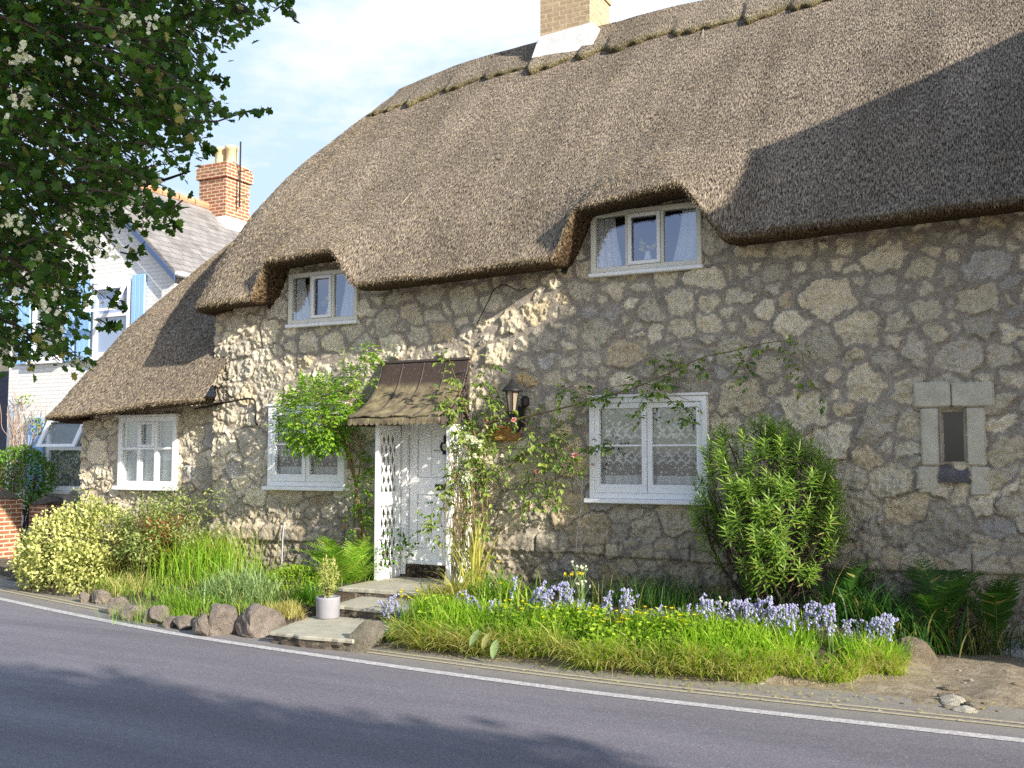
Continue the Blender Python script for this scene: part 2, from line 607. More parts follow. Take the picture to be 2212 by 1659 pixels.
def build(name, V, F, mat, parent=None, org=None, smooth=False, col=None, uv=None):
    """one mesh object; V are world coordinates, F lists of index tuples or an (n,k) array"""
    V = np.asarray(V, float)
    if parent is not None:
        o0 = ORG[parent.name]
    elif org is not None:
        o0 = np.array(org, float)
    else:
        o0 = np.array(((V[:, 0].min() + V[:, 0].max()) / 2, (V[:, 1].min() + V[:, 1].max()) / 2, V[:, 2].min()))
    me = bpy.data.meshes.new(name)
    if isinstance(F, np.ndarray):
        F = [F]
    if len(F) and isinstance(F[0], np.ndarray):
        me.vertices.add(len(V))
        me.vertices.foreach_set('co', (V - o0).astype(np.float32).ravel())
        idx = np.concatenate([f.ravel() for f in F]).astype(np.int32)
        cnt = np.concatenate([np.full(len(f), f.shape[1], np.int32) for f in F])
        st = np.concatenate([[0], np.cumsum(cnt)[:-1]]).astype(np.int32)
        me.loops.add(len(idx))
        me.loops.foreach_set('vertex_index', idx)
        me.polygons.add(len(cnt))
        me.polygons.foreach_set('loop_start', st)
        me.update(calc_edges=True)
        me.validate()
    else:
        me.from_pydata((V - o0).tolist(), [], [tuple(int(i) for i in f) for f in F])
    if smooth:
        me.polygons.foreach_set('use_smooth', np.ones(len(me.polygons), bool))
    if col is not None:
        at = me.color_attributes.new('Col', 'FLOAT_COLOR', 'POINT')
        c = np.ones((len(V), 4), np.float32)
        c[:, :3] = col
        at.data.foreach_set('color', c.ravel())
    if uv is not None:
        at = me.attributes.new('tuv', 'FLOAT_VECTOR', 'POINT')
        u = np.zeros((len(V), 3), np.float32)
        u[:, :uv.shape[1]] = uv
        at.data.foreach_set('vector', u.ravel())
    for m in (mat if isinstance(mat, (list, tuple)) else [mat]):
        me.materials.append(m)
    o = bpy.data.objects.new(name, me)
    COL.objects.link(o)
    if parent is not None:
        o.parent = parent
    else:
        o.location = o0.tolist()
    ORG[o.name] = o0
    return o


class MB:
    """collects simple solids for one mesh"""

    def __init__(self):
        self.v, self.f = [], []

    def add(self, V, F):
        b = len(self.v)
        self.v += [tuple(map(float, p)) for p in V]
        self.f += [tuple(b + i for i in f) for f in F]
        return self

    def box(self, x0, x1, y0, y1, z0, z1, bev=0.0):
        x0, x1 = min(x0, x1), max(x0, x1)
        y0, y1 = min(y0, y1), max(y0, y1)
        z0, z1 = min(z0, z1), max(z0, z1)
        if bev <= 0:
            V = [(x, y, z) for z in (z0, z1) for y in (y0, y1) for x in (x0, x1)]
            return self.add(V, [(0, 2, 3, 1), (4, 5, 7, 6), (0, 1, 5, 4), (2, 6, 7, 3), (0, 4, 6, 2), (1, 3, 7, 5)])
        bm = bmesh.new()
        bmesh.ops.create_cube(bm, size=1)
        for q in bm.verts:
            q.co = ((x0 + x1) / 2 + q.co.x * (x1 - x0), (y0 + y1) / 2 + q.co.y * (y1 - y0), (z0 + z1) / 2 + q.co.z * (z1 - z0))
        bmesh.ops.bevel(bm, geom=bm.edges[:], offset=bev, segments=1, affect='EDGES')
        self.add([q.co for q in bm.verts], [[q.index for q in f.verts] for f in bm.faces])
        bm.free()
        return self

    def tube(self, pts, r, n=6, cap=True):
        pts = [np.array(p, float) for p in pts]
        rs = r if hasattr(r, '__len__') else [r] * len(pts)
        V, F = [], []
        prev = None
        for i, p in enumerate(pts):
            d = pts[min(i + 1, len(pts) - 1)] - pts[max(i - 1, 0)]
            d = d / (np.linalg.norm(d) + 1e-9)
            if prev is None:
                a = np.cross(d, (0, 0, 1.0))
                if np.linalg.norm(a) < 0.1:
                    a = np.cross(d, (1.0, 0, 0))
            else:
                a = prev - d * np.dot(prev, d)
            a = a / (np.linalg.norm(a) + 1e-9)
            prev = a
            b = np.cross(d, a)
            for k in range(n):
                t = 2 * PI * k / n
                V.append(p + rs[i] * (math.cos(t) * a + math.sin(t) * b))
        for i in range(len(pts) - 1):
            for k in range(n):
                k2 = (k + 1) % n
                F.append((i * n + k, i * n + k2, (i + 1) * n + k2, (i + 1) * n + k))
        if cap:
            F.append(tuple(reversed(range(n))))
            F.append(tuple((len(pts) - 1) * n + k for k in range(n)))
        return self.add(V, F)

    def lathe(self, c, prof, n=20):
        V, F = [], []
        for r, z in prof:
            for k in range(n):
                t = 2 * PI * k / n
                V.append((c[0] + r * math.cos(t), c[1] + r * math.sin(t), c[2] + z))
        for i in range(len(prof) - 1):
            for k in range(n):
                k2 = (k + 1) % n
                F.append((i * n + k, i * n + k2, (i + 1) * n + k2, (i + 1) * n + k))
        return self.add(V, F)

    def poly(self, pts):
        return self.add(pts, [tuple(range(len(pts)))])

    def prism(self, pts, off):
        """extrude polygon pts by vector off"""
        n = len(pts)
        P = [np.array(p, float) for p in pts]
        V = P + [p + np.array(off, float) for p in P]
        F = [tuple(range(n)), tuple(reversed(range(n, 2 * n)))] + [((i + 1) % n, i, n + i, n + (i + 1) % n) for i in range(n)]
        return self.add(V, F)

    def make(self, name, mat, parent=None, org=None, smooth=False):
        o = build(name, np.array(self.v), self.f, mat, parent, org, smooth)
        bm = bmesh.new()
        bm.from_mesh(o.data)
        bmesh.ops.recalc_face_normals(bm, faces=bm.faces[:])
        bm.to_mesh(o.data)
        bm.free()
        return o


def smooth_path(pts, n=8):
    """Catmull-Rom through pts"""
    P = [np.array(p, float) for p in pts]
    P = [2 * P[0] - P[1]] + P + [2 * P[-1] - P[-2]]
    o = []
    for i in range(1, len(P) - 2):
        for k in range(n):
            t = k / n
            o.append(0.5 * ((2 * P[i]) + (-P[i - 1] + P[i + 1]) * t + (2 * P[i - 1] - 5 * P[i] + 4 * P[i + 1] - P[i + 2]) * t * t
                            + (-P[i - 1] + 3 * P[i] - 3 * P[i + 1] + P[i + 2]) * t ** 3))
    o.append(P[-2])
    return o


# ------------------------------------------------------------------ noise
def vnoise(x, y, seed=0):
    xi, yi = np.floor(x).astype(int), np.floor(y).astype(int)
    fx, fy = x - xi, y - yi
    fx = fx * fx * (3 - 2 * fx)
    fy = fy * fy * (3 - 2 * fy)

    def h(a, b):
        n = (a * 374761393 + b * 668265263 + seed * 144665) & 0x7fffffff
        n = ((n ^ (n >> 13)) * 1274126177) & 0x7fffffff
        return ((n ^ (n >> 16)) & 0xffff) / 65535.0
    return (h(xi, yi) * (1 - fx) + h(xi + 1, yi) * fx) * (1 - fy) + (h(xi, yi + 1) * (1 - fx) + h(xi + 1, yi + 1) * fx) * fy


def fbm(x, y, seed=0, o=4):
    s, a, t = 0, 0.5, 0
    for i in range(o):
        s = s + a * vnoise(x * 2 ** i, y * 2 ** i, seed + i * 17)
        t += a
        a *= 0.55
    return s / t


def sstep(a, b, x):
    t = np.clip((x - a) / (b - a), 0, 1)
    return t * t * (3 - 2 * t)


# ------------------------------------------------------------------ leaves
def tpl_ellipse(wd=0.5, fold=0.12):
    V = np.array([(0, 0, 0), (wd * .42, .28, fold * .8), (wd * .5, .52, fold), (wd * .3, .8, fold * .6), (0, 1, -.05), (-wd * .3, .8, fold * .6), (-wd * .5, .52, fold), (-wd * .42, .28, fold * .8)])
    return V, [np.array([(0, 1, 2, 3, 4)]), np.array([(0, 4, 5, 6, 7)])]


def tpl_lobed():
    h = [(0.10, .16), (.40, .26), (.30, .42), (.52, .60), (.27, .68), (.22, .90)]
    R = [(x, y, x * .28) for x, y in h]
    Lf = [(-x, y, x * .28) for x, y in reversed(h)]
    V = np.array([(0, 0, 0)] + R + [(0, 1.0, -.03)] + Lf)
    n = len(h)
    return V, [np.array([list(range(0, n + 2))]), np.array([[0] + list(range(n + 1, 2 * n + 2))])]


def tpl_lance(wd=0.16, bend=0.25):
    V, F = [], []
    ts = (0, .3, .65, 1)
    ws = (.35, 1, .75, .04)
    for t, ww in zip(ts, ws):
        z = -bend * t * t
        V += [(-wd / 2 * ww, t, z + .03), (wd / 2 * ww, t, z + .03)]
    for i in range(3):
        F.append((2 * i, 2 * i + 1, 2 * i + 3, 2 * i + 2))
    return np.array(V), [np.array(F)]


def leaf_arrays(P, D, Nn, S, tpl):
    """leaves at P with length axis D, normal about Nn, size S"""
    T, Fs = tpl
    P, D, Nn = np.asarray(P, float), np.asarray(D, float), np.asarray(Nn, float)
    D = D / (np.linalg.norm(D, axis=1, keepdims=True) + 1e-9)
    X = np.cross(D, Nn)
    X = X / (np.linalg.norm(X, axis=1, keepdims=True) + 1e-9)
    Z = np.cross(X, D)
    S = np.asarray(S, float).reshape(-1, 1, 1)
    V = P[:, None, :] + S * (T[None, :, 0, None] * X[:, None, :] + T[None, :, 1, None] * D[:, None, :] + T[None, :, 2, None] * Z[:, None, :])
    k = len(T)
    off = (np.arange(len(P)) * k)[:, None, None]
    return V.reshape(-1, 3), [(f[None] + off).reshape(-1, f.shape[1]) for f in Fs], k


def leaves(name, P, D, Nn, S, tpl, mat, parent, bright=None, yellow=None):
    V, F, k = leaf_arrays(P, D, Nn, S, tpl)
    n = len(P)
    r = rng.random(n) if bright is None else np.clip(np.asarray(bright) + rng.normal(0, .18, n), 0, 1)
    g = np.where(rng.random(n) < 0.04, 0.6, 0.0) if yellow is None else yellow
    c = np.zeros((n, 3))
    c[:, 0], c[:, 1] = r, g
    if parent is None:
        return V, F, np.repeat(c, k, 0)
    return build(name, V, F, mat, parent, col=np.repeat(c, k, 0))


def unit(n):
    v = rng.normal(size=(n, 3))
    return v / np.linalg.norm(v, axis=1, keepdims=True)


def blades(bases, length, width, lean, az=None, nseg=5, droop=1.0, mat=None, name='blades', parent=None, org=None, bright=None, yellow=None, tip=0.05):
    """arching grass blades"""
    B = np.asarray(bases, float)
    n = len(B)
    length = np.broadcast_to(np.asarray(length, float), (n,))
    width = np.broadcast_to(np.asarray(width, float), (n,))
    lean = np.broadcast_to(np.asarray(lean, float), (n,))
    droop = np.broadcast_to(np.asarray(droop, float), (n,))
    az = rng.random(n) * 2 * PI if az is None else np.asarray(az)
    h = np.stack([np.cos(az), np.sin(az), np.zeros(n)], 1)
    tw = az + PI / 2 + rng.normal(0, .5, n)
    sd = np.stack([np.cos(tw), np.sin(tw), np.zeros(n)], 1)
    p = B.copy()
    rows = []
    wprof = np.interp(np.linspace(0, 1, nseg + 1), [0, .25, .7, 1], [.7, 1, .75, tip])
    for i in range(nseg + 1):
        rows.append((p - sd * (width * wprof[i] / 2)[:, None], p + sd * (width * wprof[i] / 2)[:, None]))
        t = (i + .5) / nseg
        ang = lean + droop * t * t
        d = h * np.sin(ang)[:, None] + np.array((0, 0, 1.0)) * np.cos(ang)[:, None]
        p = p + d * (length / nseg)[:, None]
    V = np.stack([q for r in rows for q in r], 1)
    k = 2 * (nseg + 1)
    F = np.array([(2 * i, 2 * i + 1, 2 * i + 3, 2 * i + 2) for i in range(nseg)])
    F = (F[None] + (np.arange(n) * k)[:, None, None]).reshape(-1, 4)
    c = np.zeros((n, 3))
    c[:, 0] = rng.random(n) if bright is None else np.clip(np.asarray(bright) + rng.normal(0, .2, n), 0, 1)
    c[:, 1] = np.where(rng.random(n) < .07, .7, 0) if yellow is None else yellow
    return build(name, V.reshape(-1, 3), F, mat, parent, org, col=np.repeat(c, k, 0))


def copy_tree(root, loc, rz=0.0, sc=1.0):
    r = root.copy()
    COL.objects.link(r)
    r.location = [float(q) for q in loc]
    r.rotation_euler = (0, 0, rz)
    r.scale = (sc, sc, sc)
    for ch in root.children:
        c = ch.copy()
        COL.objects.link(c)
        c.parent = r
        for g in ch.children:
            d = g.copy()
            COL.objects.link(d)
            d.parent = c
    return r


def rock_mesh(c, size, seed, subd=3, flat=0.0):
    r = np.random.default_rng(seed)
    bm = bmesh.new()
    bmesh.ops.create_icosphere(bm, subdivisions=subd, radius=1)
    V = np.array([v.co[:] for v in bm.verts])
    F = [[v.index for v in f.verts] for f in bm.faces]
    bm.free()
    for _ in range(11):
        n = r.normal(size=3)
        n /= np.linalg.norm(n)
        d = r.uniform(.55, .92)
        s = V @ n
        V = V - np.outer(np.maximum(s - d, 0), n)
    nn = fbm(V[:, 0] * 2.2 + V[:, 2] * 1.7 + seed, V[:, 1] * 2.2 - V[:, 2] * 1.3 + seed, seed, 4)
    V = V * (0.86 + 0.30 * nn[:, None])
    V = V * np.array(size)
    return V + np.array(c), F


# ------------------------------------------------------------------ the cottage
cottage = thing('thatched_cottage', 'long rubble stone cottage under a thick brown thatched roof', 'house', (1.0, 1.0, 0.0))
XL, XC, XR = -6.50, -3.58, 9.9        # left end of the low wing, corner of the main wall, right end


def zE(x):
    return 4.06 + 0.030 * (np.asarray(x, float) + 2.5)


def notch(x, soft=0.0):
    x = np.asarray(x, float)
    a = 0.50 * sstep(-2.50 - soft, -2.14 + soft, x) * (1 - sstep(-1.12 - soft * .8, -0.66 + soft, x))
    b = 0.62 * sstep(2.10 - soft, 2.50 + soft, x) * (1 - sstep(3.66 - soft * .8, 4.26 + soft, x))
    tilt = 1 + 0.10 * np.clip((x - 3.0) * (x > 1), -0.6, 0.6) + 0.06 * np.clip((x + 1.6) * (x < 1), -0.5, 0.5)
    return (a + b) * tilt


# openings in the main wall plane: x0, x1, z0, z1
W_UR = (2.43, 3.79, 4.12, 4.83)
W_UL = (-2.20, -1.03, 3.77, 4.46)
W_LR = (2.42, 3.82, 1.41, 2.57)
W_LL = (-2.49, -1.20, 1.49, 2.58)
W_EX = (-5.60, -4.42, 1.45, 2.49)
W_SL = (6.27, 6.51, 1.83, 2.36)
DOOR = (-0.30, 0.74, 0.33, 2.46)


def stone_wall(name, x0, x1, z0, z1, ybase, holes, topfun, seed, res=0.0145, label=None):
    r = np.random.default_rng(seed)
    nx, nz = int((x1 - x0) / res) + 1, int((z1 - z0) / res) + 1
    xs, zs = np.linspace(x0, x1, nx), np.linspace(z0, z1, nz)
    X, Z = np.meshgrid(xs, zs)
    # stones thrown like a mason's heap: big ones first
    S = []
    tries = 9000
    for i in range(tries):
        big = 1 - i / tries
        x, z = r.uniform(x0 - .2, x1 + .2), r.uniform(z0 - .2, z1 + .2)
        rad = r.uniform(.030, .062) + .15 * big * r.random() ** .8
        if z < .95:
            rad *= .75
        ok = True
        for (a, b, c) in S:
            if abs(a - x) < .9 and abs(b - z) < .7 and math.hypot((a - x) / 1.3, b - z) < .93 * (c + rad) + .012:
                ok = False
                break
        if ok:
            S.append((x, z, rad))
    S = np.array(S)
    ns = len(S)
    wx = (fbm(X * 3.1, Z * 3.1, seed + 3) - .5) * .17 + (fbm(X * 11, Z * 11, seed + 4, 3) - .5) * .10
    wz = (fbm(X * 3.1 + 40, Z * 3.1, seed + 5) - .5) * .17 + (fbm(X * 11 + 9, Z * 11, seed + 6, 3) - .5) * .10
    XX, ZZ = X + wx, Z + wz
    F1 = np.full(X.shape, 9.0)
    F2 = np.full(X.shape, 9.0)
    I1 = np.zeros(X.shape, int)
    for c0 in range(0, nx, 20):
        sl = slice(c0, min(c0 + 20, nx))
        near = np.where((S[:, 0] > xs[c0] - .8) & (S[:, 0] < xs[min(c0 + 19, nx - 1)] + .8))[0]
        dx = np.abs(XX[:, sl, None] - S[near, 0]) / 1.28
        dz = np.abs(ZZ[:, sl, None] - S[near, 1])
        d = (dx ** 2.7 + dz ** 2.7) ** (1 / 2.7) - S[near, 2]
        o = np.argpartition(d, 1, axis=2)[:, :, :2]
        dd = np.take_along_axis(d, o, 2)
        sw = dd[:, :, 0] > dd[:, :, 1]
        a = np.where(sw, dd[:, :, 1], dd[:, :, 0])
        b = np.where(sw, dd[:, :, 0], dd[:, :, 1])
        F1[:, sl], F2[:, sl] = a, b
        I1[:, sl] = near[np.where(sw, o[:, :, 1], o[:, :, 0])]
    # flush pointing high on the wall, tight joints low down and at the left
    mort = .004 + .036 * sstep(1.2, 3.0, Z) * sstep(-3.6, -1.5, X) + .035 * (fbm(X * 1.3, Z * 1.3, seed + 9) - .4)
    edge = F2 - F1 - np.maximum(mort, .004)
    ragged = edge + (fbm(X * 17, Z * 17, seed + 11, 3) - .5) * .050
    m = sstep(0.0, .030, ragged) * sstep(-.10, -.045, -F1 + 0.0 * F1 + .0)
    m = sstep(0.0, .030, ragged)
    tx, tz = r.normal(0, .10, ns), r.normal(0, .10, ns)
    hgt = r.uniform(.006, .030, ns)
    lowr = sstep(2.6, 1.2, Z) * .5 + .5
    left = 1 + .5 * sstep(-1.5, -3.0, X)
    rough = (fbm(X * 9, Z * 9, seed + 21, 5) - .5)
    rough2 = (fbm(X * 30, Z * 24, seed + 23, 4) - .5) - .9 * np.abs(fbm(X * 13, Z * 10, seed + 27, 4) - .5)
    relief = m * (hgt[I1] * left + tx[I1] * (XX - S[I1, 0]) * .8 + tz[I1] * (ZZ - S[I1, 1]) * .8 + rough * .075 + rough2 * .060) + (1 - m) * (fbm(X * 14, Z * 14, seed + 31, 4) - .5) * .020
    bow = (fbm(X * .35, Z * .35, seed + 41, 2) - .5) * .05
    # projecting string course, worn plinth below it
    wav = (fbm(X * .9, X * 0 + 3, seed + 51, 3) - .5) * .07
    band = sstep(.70, .74, Z + wav) * (1 - sstep(.90, .95, Z + wav))
    bj = np.abs(((X + (fbm(X * 0 + 1, np.floor(X / .9), seed + 5)) * .4) / .95) % 1 - .5)
    bcut = sstep(.485, .497, bj)
    plinth = 1 - sstep(.90, .96, Z + wav)
    relief = relief * (1 - .75 * band) + band * (.065 - .05 * bcut + rough * .03) + (plinth * (1 - band)) * .01
    Y = ybase - relief - bow * 1.0
    if name == 'low_wing_wall':
        Y = ybase - relief
    pal = np.array([(.55, .505, .395), (.49, .46, .38), (.60, .56, .455), (.44, .415, .355), (.52, .455, .33), (.50, .39, .22), (.38, .375, .365)])
    pk = r.choice(len(pal), ns, p=[.29, .23, .20, .15, .09, .012, .028])
    sc = 1.26 * pal[pk] * r.uniform(.85, 1.12, (ns, 1))
    mo = np.array((.405, .372, .33))
    C = sc[I1] * m[..., None] + mo * (1 - m[..., None])
    shade = (.80 + .4 * fbm(X * 6, Z * 6, seed + 61, 4))[..., None]
    C = C * shade
    dk = sstep(-.012, .020, edge)[..., None]                       # darker along the joints
    C = C * (.82 + .18 * dk)
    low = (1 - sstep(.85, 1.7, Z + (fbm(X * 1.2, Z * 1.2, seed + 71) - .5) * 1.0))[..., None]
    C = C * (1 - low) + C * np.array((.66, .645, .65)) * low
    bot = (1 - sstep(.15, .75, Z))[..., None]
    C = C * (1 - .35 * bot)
    C = C * np.array((1.05, 1.0, .93))
    spots = sstep(.74, .80, fbm(X * 30, Z * 30, seed + 81, 2))[..., None]
    C = C * (1 - spots * .5) + np.array((.62, .60, .57)) * spots * .5
    V = np.stack([X, Y, Z], -1).reshape(-1, 3)
    q = np.arange(nx * nz).reshape(nz, nx)
    F = np.stack([q[:-1, :-1], q[:-1, 1:], q[1:, 1:], q[1:, :-1]], -1).reshape(-1, 4)
    cx = (X[:-1, :-1] + res / 2).ravel()
    cz = (Z[:-1, :-1] + res / 2).ravel()
    keep = cz < topfun(cx)
    for (a, b, c, d) in holes:
        keep &= ~((cx > a + .012) & (cx < b - .012) & (cz > c + .012) & (cz < d - .012))
    F = F[keep]
    # return at both ends
    nV = len(V)
    side = []
    for ci, dx in ((0, 0), (nx - 1, 0)):
        e = V[q[:, ci]].copy()
        e[:, 1] = ybase + .5
        side.append(e)
    V = np.concatenate([V] + side)
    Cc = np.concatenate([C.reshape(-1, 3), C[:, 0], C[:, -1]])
    l = nV + np.arange(nz)
    rr = nV + nz + np.arange(nz)
    lo_ = (zs[:-1] < topfun(np.array([x0 + .02])))
    FL = np.stack([l[:-1], q[:-1, 0], q[1:, 0], l[1:]], 1)
    FR = np.stack([q[:-1, -1], rr[:-1], rr[1:], q[1:, -1]], 1)
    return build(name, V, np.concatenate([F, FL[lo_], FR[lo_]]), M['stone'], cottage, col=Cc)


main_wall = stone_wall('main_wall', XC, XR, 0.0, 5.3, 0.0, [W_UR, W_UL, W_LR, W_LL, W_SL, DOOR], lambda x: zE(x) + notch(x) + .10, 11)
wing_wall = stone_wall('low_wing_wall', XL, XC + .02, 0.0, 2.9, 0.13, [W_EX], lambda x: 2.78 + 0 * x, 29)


# ------------------------------------------------------------------ thatch
def thatch(name, cols, nv, parent, bulge, under=None, zfun=None, thick=.05):
    """cols: list of (E tip of eave, R ridge target, inward dir, w bulge weight, xnotch)"""
    ncol = len(cols)
    E = np.array([c[0] for c in cols], float)
    Rg = np.array([c[1] for c in cols], float)
    inn = np.array([c[2] for c in cols], float)
    wt = np.array([c[3] for c in cols], float)
    vs = np.linspace(0, 1, nv) ** 1.35
    rows, uvr = [], []
    arc = np.concatenate([[0], np.cumsum(np.linalg.norm(np.diff(E, axis=0), axis=1) * .4 + np.linalg.norm(np.diff((E + Rg) / 2, axis=0), axis=1) * .6)])
    slope = np.linalg.norm(Rg - E, axis=1)
    # underside rows
    h0 = zfun(E, 0.0) if zfun else np.zeros(ncol)
    a = E + inn * .60
    a[:, 2] = E[:, 2] + h0 + .02
    b = E + inn * .14
    b[:, 2] = E[:, 2] + h0 - .045
    c = E + inn * .015
    c[:, 2] = E[:, 2] + h0 - .02
    for rr, off in ((a, -.65), (b, -.18), (c, -.03)):
        rows.append(rr)
        uvr.append(np.stack([arc, np.full(ncol, off), np.zeros(ncol)], 1))
    for v in vs:
        P = E + (Rg - E) * v
        nrm = np.stack([-inn[:, 0], -inn[:, 1], np.full(ncol, .8)], 1)
        nrm /= np.linalg.norm(nrm, axis=1, keepdims=True)
        P = P + nrm * (wt * bulge * math.sin(PI * v ** .8) + .05 * math.exp(-v * 30))[:, None]
        if zfun:
            P[:, 2] += zfun(E, v)
        wob = (fbm(arc * 1.1, np.full(ncol, v * 6.0), 5, 3) - .5) * .10 * (1 - .5 * v)
        P = P + nrm * wob[:, None]
        rows.append(P)
        uvr.append(np.stack([arc, v * slope, np.zeros(ncol)], 1))
    V = np.stack(rows).reshape(-1, 3)
    UV = np.stack(uvr).reshape(-1, 3)
    nr = len(rows)
    q = np.arange(nr * ncol).reshape(nr, ncol)
    F = np.stack([q[:-1, :-1], q[:-1, 1:], q[1:, 1:], q[1:, :-1]], -1).reshape(-1, 4)
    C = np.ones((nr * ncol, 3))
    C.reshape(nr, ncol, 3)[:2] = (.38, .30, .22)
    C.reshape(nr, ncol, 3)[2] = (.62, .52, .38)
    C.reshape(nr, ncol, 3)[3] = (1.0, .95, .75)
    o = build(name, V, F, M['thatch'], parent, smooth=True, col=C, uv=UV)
    return o, np.stack(rows)


XRIDGE, ZR, YR = -2.35, 8.28, 2.8


def ridge_z(x):
    x = np.asarray(x, float)
    return ZR + .09 + .025 * (x + 2.4) - .36 * np.exp(-np.clip(x + 2.35, 0, 50) / 1.3)


cols = []
for x in np.arange(9.95, -3.15, -.035):
    t = sstep(XRIDGE + 1.6, XRIDGE - 1.2, np.array(x))
    xr = x if x > XRIDGE + .8 else XRIDGE + .8 * math.exp((x - XRIDGE - .8) / .8)
    cols.append(((x, -.55, float(zE(x))), (xr, YR, float(ridge_z(xr))), (0, 1, 0), .55 + .7 * float(t), x))
cx0, cy0, rad = -3.16, .05, .60
for a in np.linspace(0, PI / 2, 26)[1:]:
    d = np.array((-math.sin(a), -math.cos(a), 0))
    p = np.array((cx0, cy0, 0)) + d * rad
    cols.append(((p[0], p[1], float(zE(p[0]))), (XRIDGE + .06 * math.cos(a), YR, float(ridge_z(XRIDGE))), tuple(-d), 1.25, -3.2))
for y in np.arange(.10, 5.6, .08):
    cols.append(((cx0 - rad, y, float(zE(-3.76))), (XRIDGE, YR + .002 * (y), float(ridge_z(XRIDGE))), (1, 0, 0), 1.0, -3.2))


def main_notch(E, v):
    front = E[:, 1] < -.5
    soft = 1.0 * min(1, v / .20)
    fade = (1 - v / .44) if v < .44 else 0
    fade = fade * fade * (3 - 2 * fade) if fade > 0 else 0
    return np.where(front, notch(E[:, 0], soft), 0) * fade


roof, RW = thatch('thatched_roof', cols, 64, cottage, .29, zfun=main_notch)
# back slope, closes the roof
bk = MB()
xb = [9.9, 4, 1, 0, -1, -1.6, -2.3]
bk.add([(x, YR + .02, float(ridge_z(x)) - .06) for x in xb] + [(x if x > -2 else XRIDGE - 1.3, 6.2, 4.2) for x in xb], [(i, i + 1, i + 8, i + 7) for i in range(6)])
bk.make('back_slope', M['thatch'], cottage)
# gable end wall inside, keeps daylight out
g = MB()
g.box(9.7, 9.9, 0.3, 6.0, 0, 4.6)
g.box(XC + .05, XC + .25, .35, 5.8, 0, 4.2)
g.box(XC, 9.9, 5.8, 6.0, 0, 4.2)
g.make('rear_walls', M['dark'], cottage)

# low wing roof: lean-to against the main end
cols = []
for x in np.arange(-3.30, -6.32, -.035):
    ze = 2.70 + .062 * (x + 3.3)
    cols.append(((x, -.50, ze), (max(x, -5.0), 1.95, 5.66), (0, 1, 0), .35 + .35 * float(sstep(-4.5, -6.3, np.array(x))), x))
c2 = (-6.32, .02)
for a in np.linspace(0, PI / 2, 24)[1:]:
    d = np.array((-math.sin(a), -math.cos(a), 0))
    p = np.array((c2[0], c2[1], 0)) + d * .52
    cols.append(((p[0], p[1], 2.513 - .03 * a), (-5.0 - .02 * a, 1.95, 5.66), tuple(-d), .7, 0))
for y in np.arange(.08, 5.2, .1):
    cols.append(((c2[0] - .52, y, 2.466), (-5.03, 1.95 + .3 * y, 5.66), (1, 0, 0), .6, 0))
wing_roof, WW = thatch('low_wing_roof', cols, 48, cottage, .22)
gw = MB()
gw.box(XL + .02, XC, 5.0, 5.2, 0, 2.6)
gw.box(XL, XL + .2, .63, 5.0, 0, 2.62)
gw.make('wing_rear_walls', M['stone'], cottage)


# loose reed ends over the thatch and a ragged fringe along the eaves
def reeds(name, rows, n, parent, nfr):
    nr, nc, _ = rows.shape
    top = rows[3:]
    i = rng.integers(0, nr - 5, n)
    j = rng.integers(0, nc - 2, n)
    fu, fv = rng.random(n)[:, None], rng.random(n)[:, None]
    A, B, Cc, Dd = top[i, j], top[i, j + 1], top[i + 1, j], top[i + 1, j + 1]
    P = (A * (1 - fu) + B * fu) * (1 - fv) + (Cc * (1 - fu) + Dd * fu) * fv
    down = A - Cc
    down /= np.linalg.norm(down, axis=1, keepdims=True) + 1e-9
    side = B - A
    side /= np.linalg.norm(side, axis=1, keepdims=True) + 1e-9
    nrm = np.cross(side, down)
    nrm *= np.sign(nrm[:, 2:3] + 1e-6)
    L0 = rng.uniform(.02, .065, n)
    d = down + side * rng.normal(0, .30, (n, 1)) + nrm * rng.uniform(.05, .35, (n, 1))
    # fringe
    jf = rng.integers(0, nc - 1, nfr)
    Pf = rows[3, jf] * .7 + rows[2, jf] * .3 + rng.normal(0, .012, (nfr, 3))
    df = rows[3, jf] - rows[5, jf]
    df /= np.linalg.norm(df, axis=1, keepdims=True) + 1e-9
    df = df + rng.normal(0, .25, (nfr, 3))
    P, d = np.concatenate([P, Pf]), np.concatenate([d, df])
    L0 = np.concatenate([L0, rng.uniform(.02, .055, nfr)])
    d /= np.linalg.norm(d, axis=1, keepdims=True)
    wv = np.cross(d, unit(len(P)))
    wv /= np.linalg.norm(wv, axis=1, keepdims=True) + 1e-9
    wd = rng.uniform(.0025, .0055, len(P))[:, None]
    V = np.stack([P - wv * wd, P + wv * wd, P + d * L0[:, None]], 1).reshape(-1, 3)
    F = np.arange(len(V)).reshape(-1, 3)
    k = rng.random(len(P))
    c = np.array((.045, .035, .027)) * (1 - k[:, None]) + np.array((.42, .34, .235)) * k[:, None]
    build(name, V, F, M['straw'], parent, col=np.repeat(c, 3, 0))


ORG[roof.name] = ORG[cottage.name]
reeds('reed_ends', RW[:, :-60], 85000, roof, 10000)
reeds('reed_ends', WW[:, :-20], 20000, wing_roof, 3000)

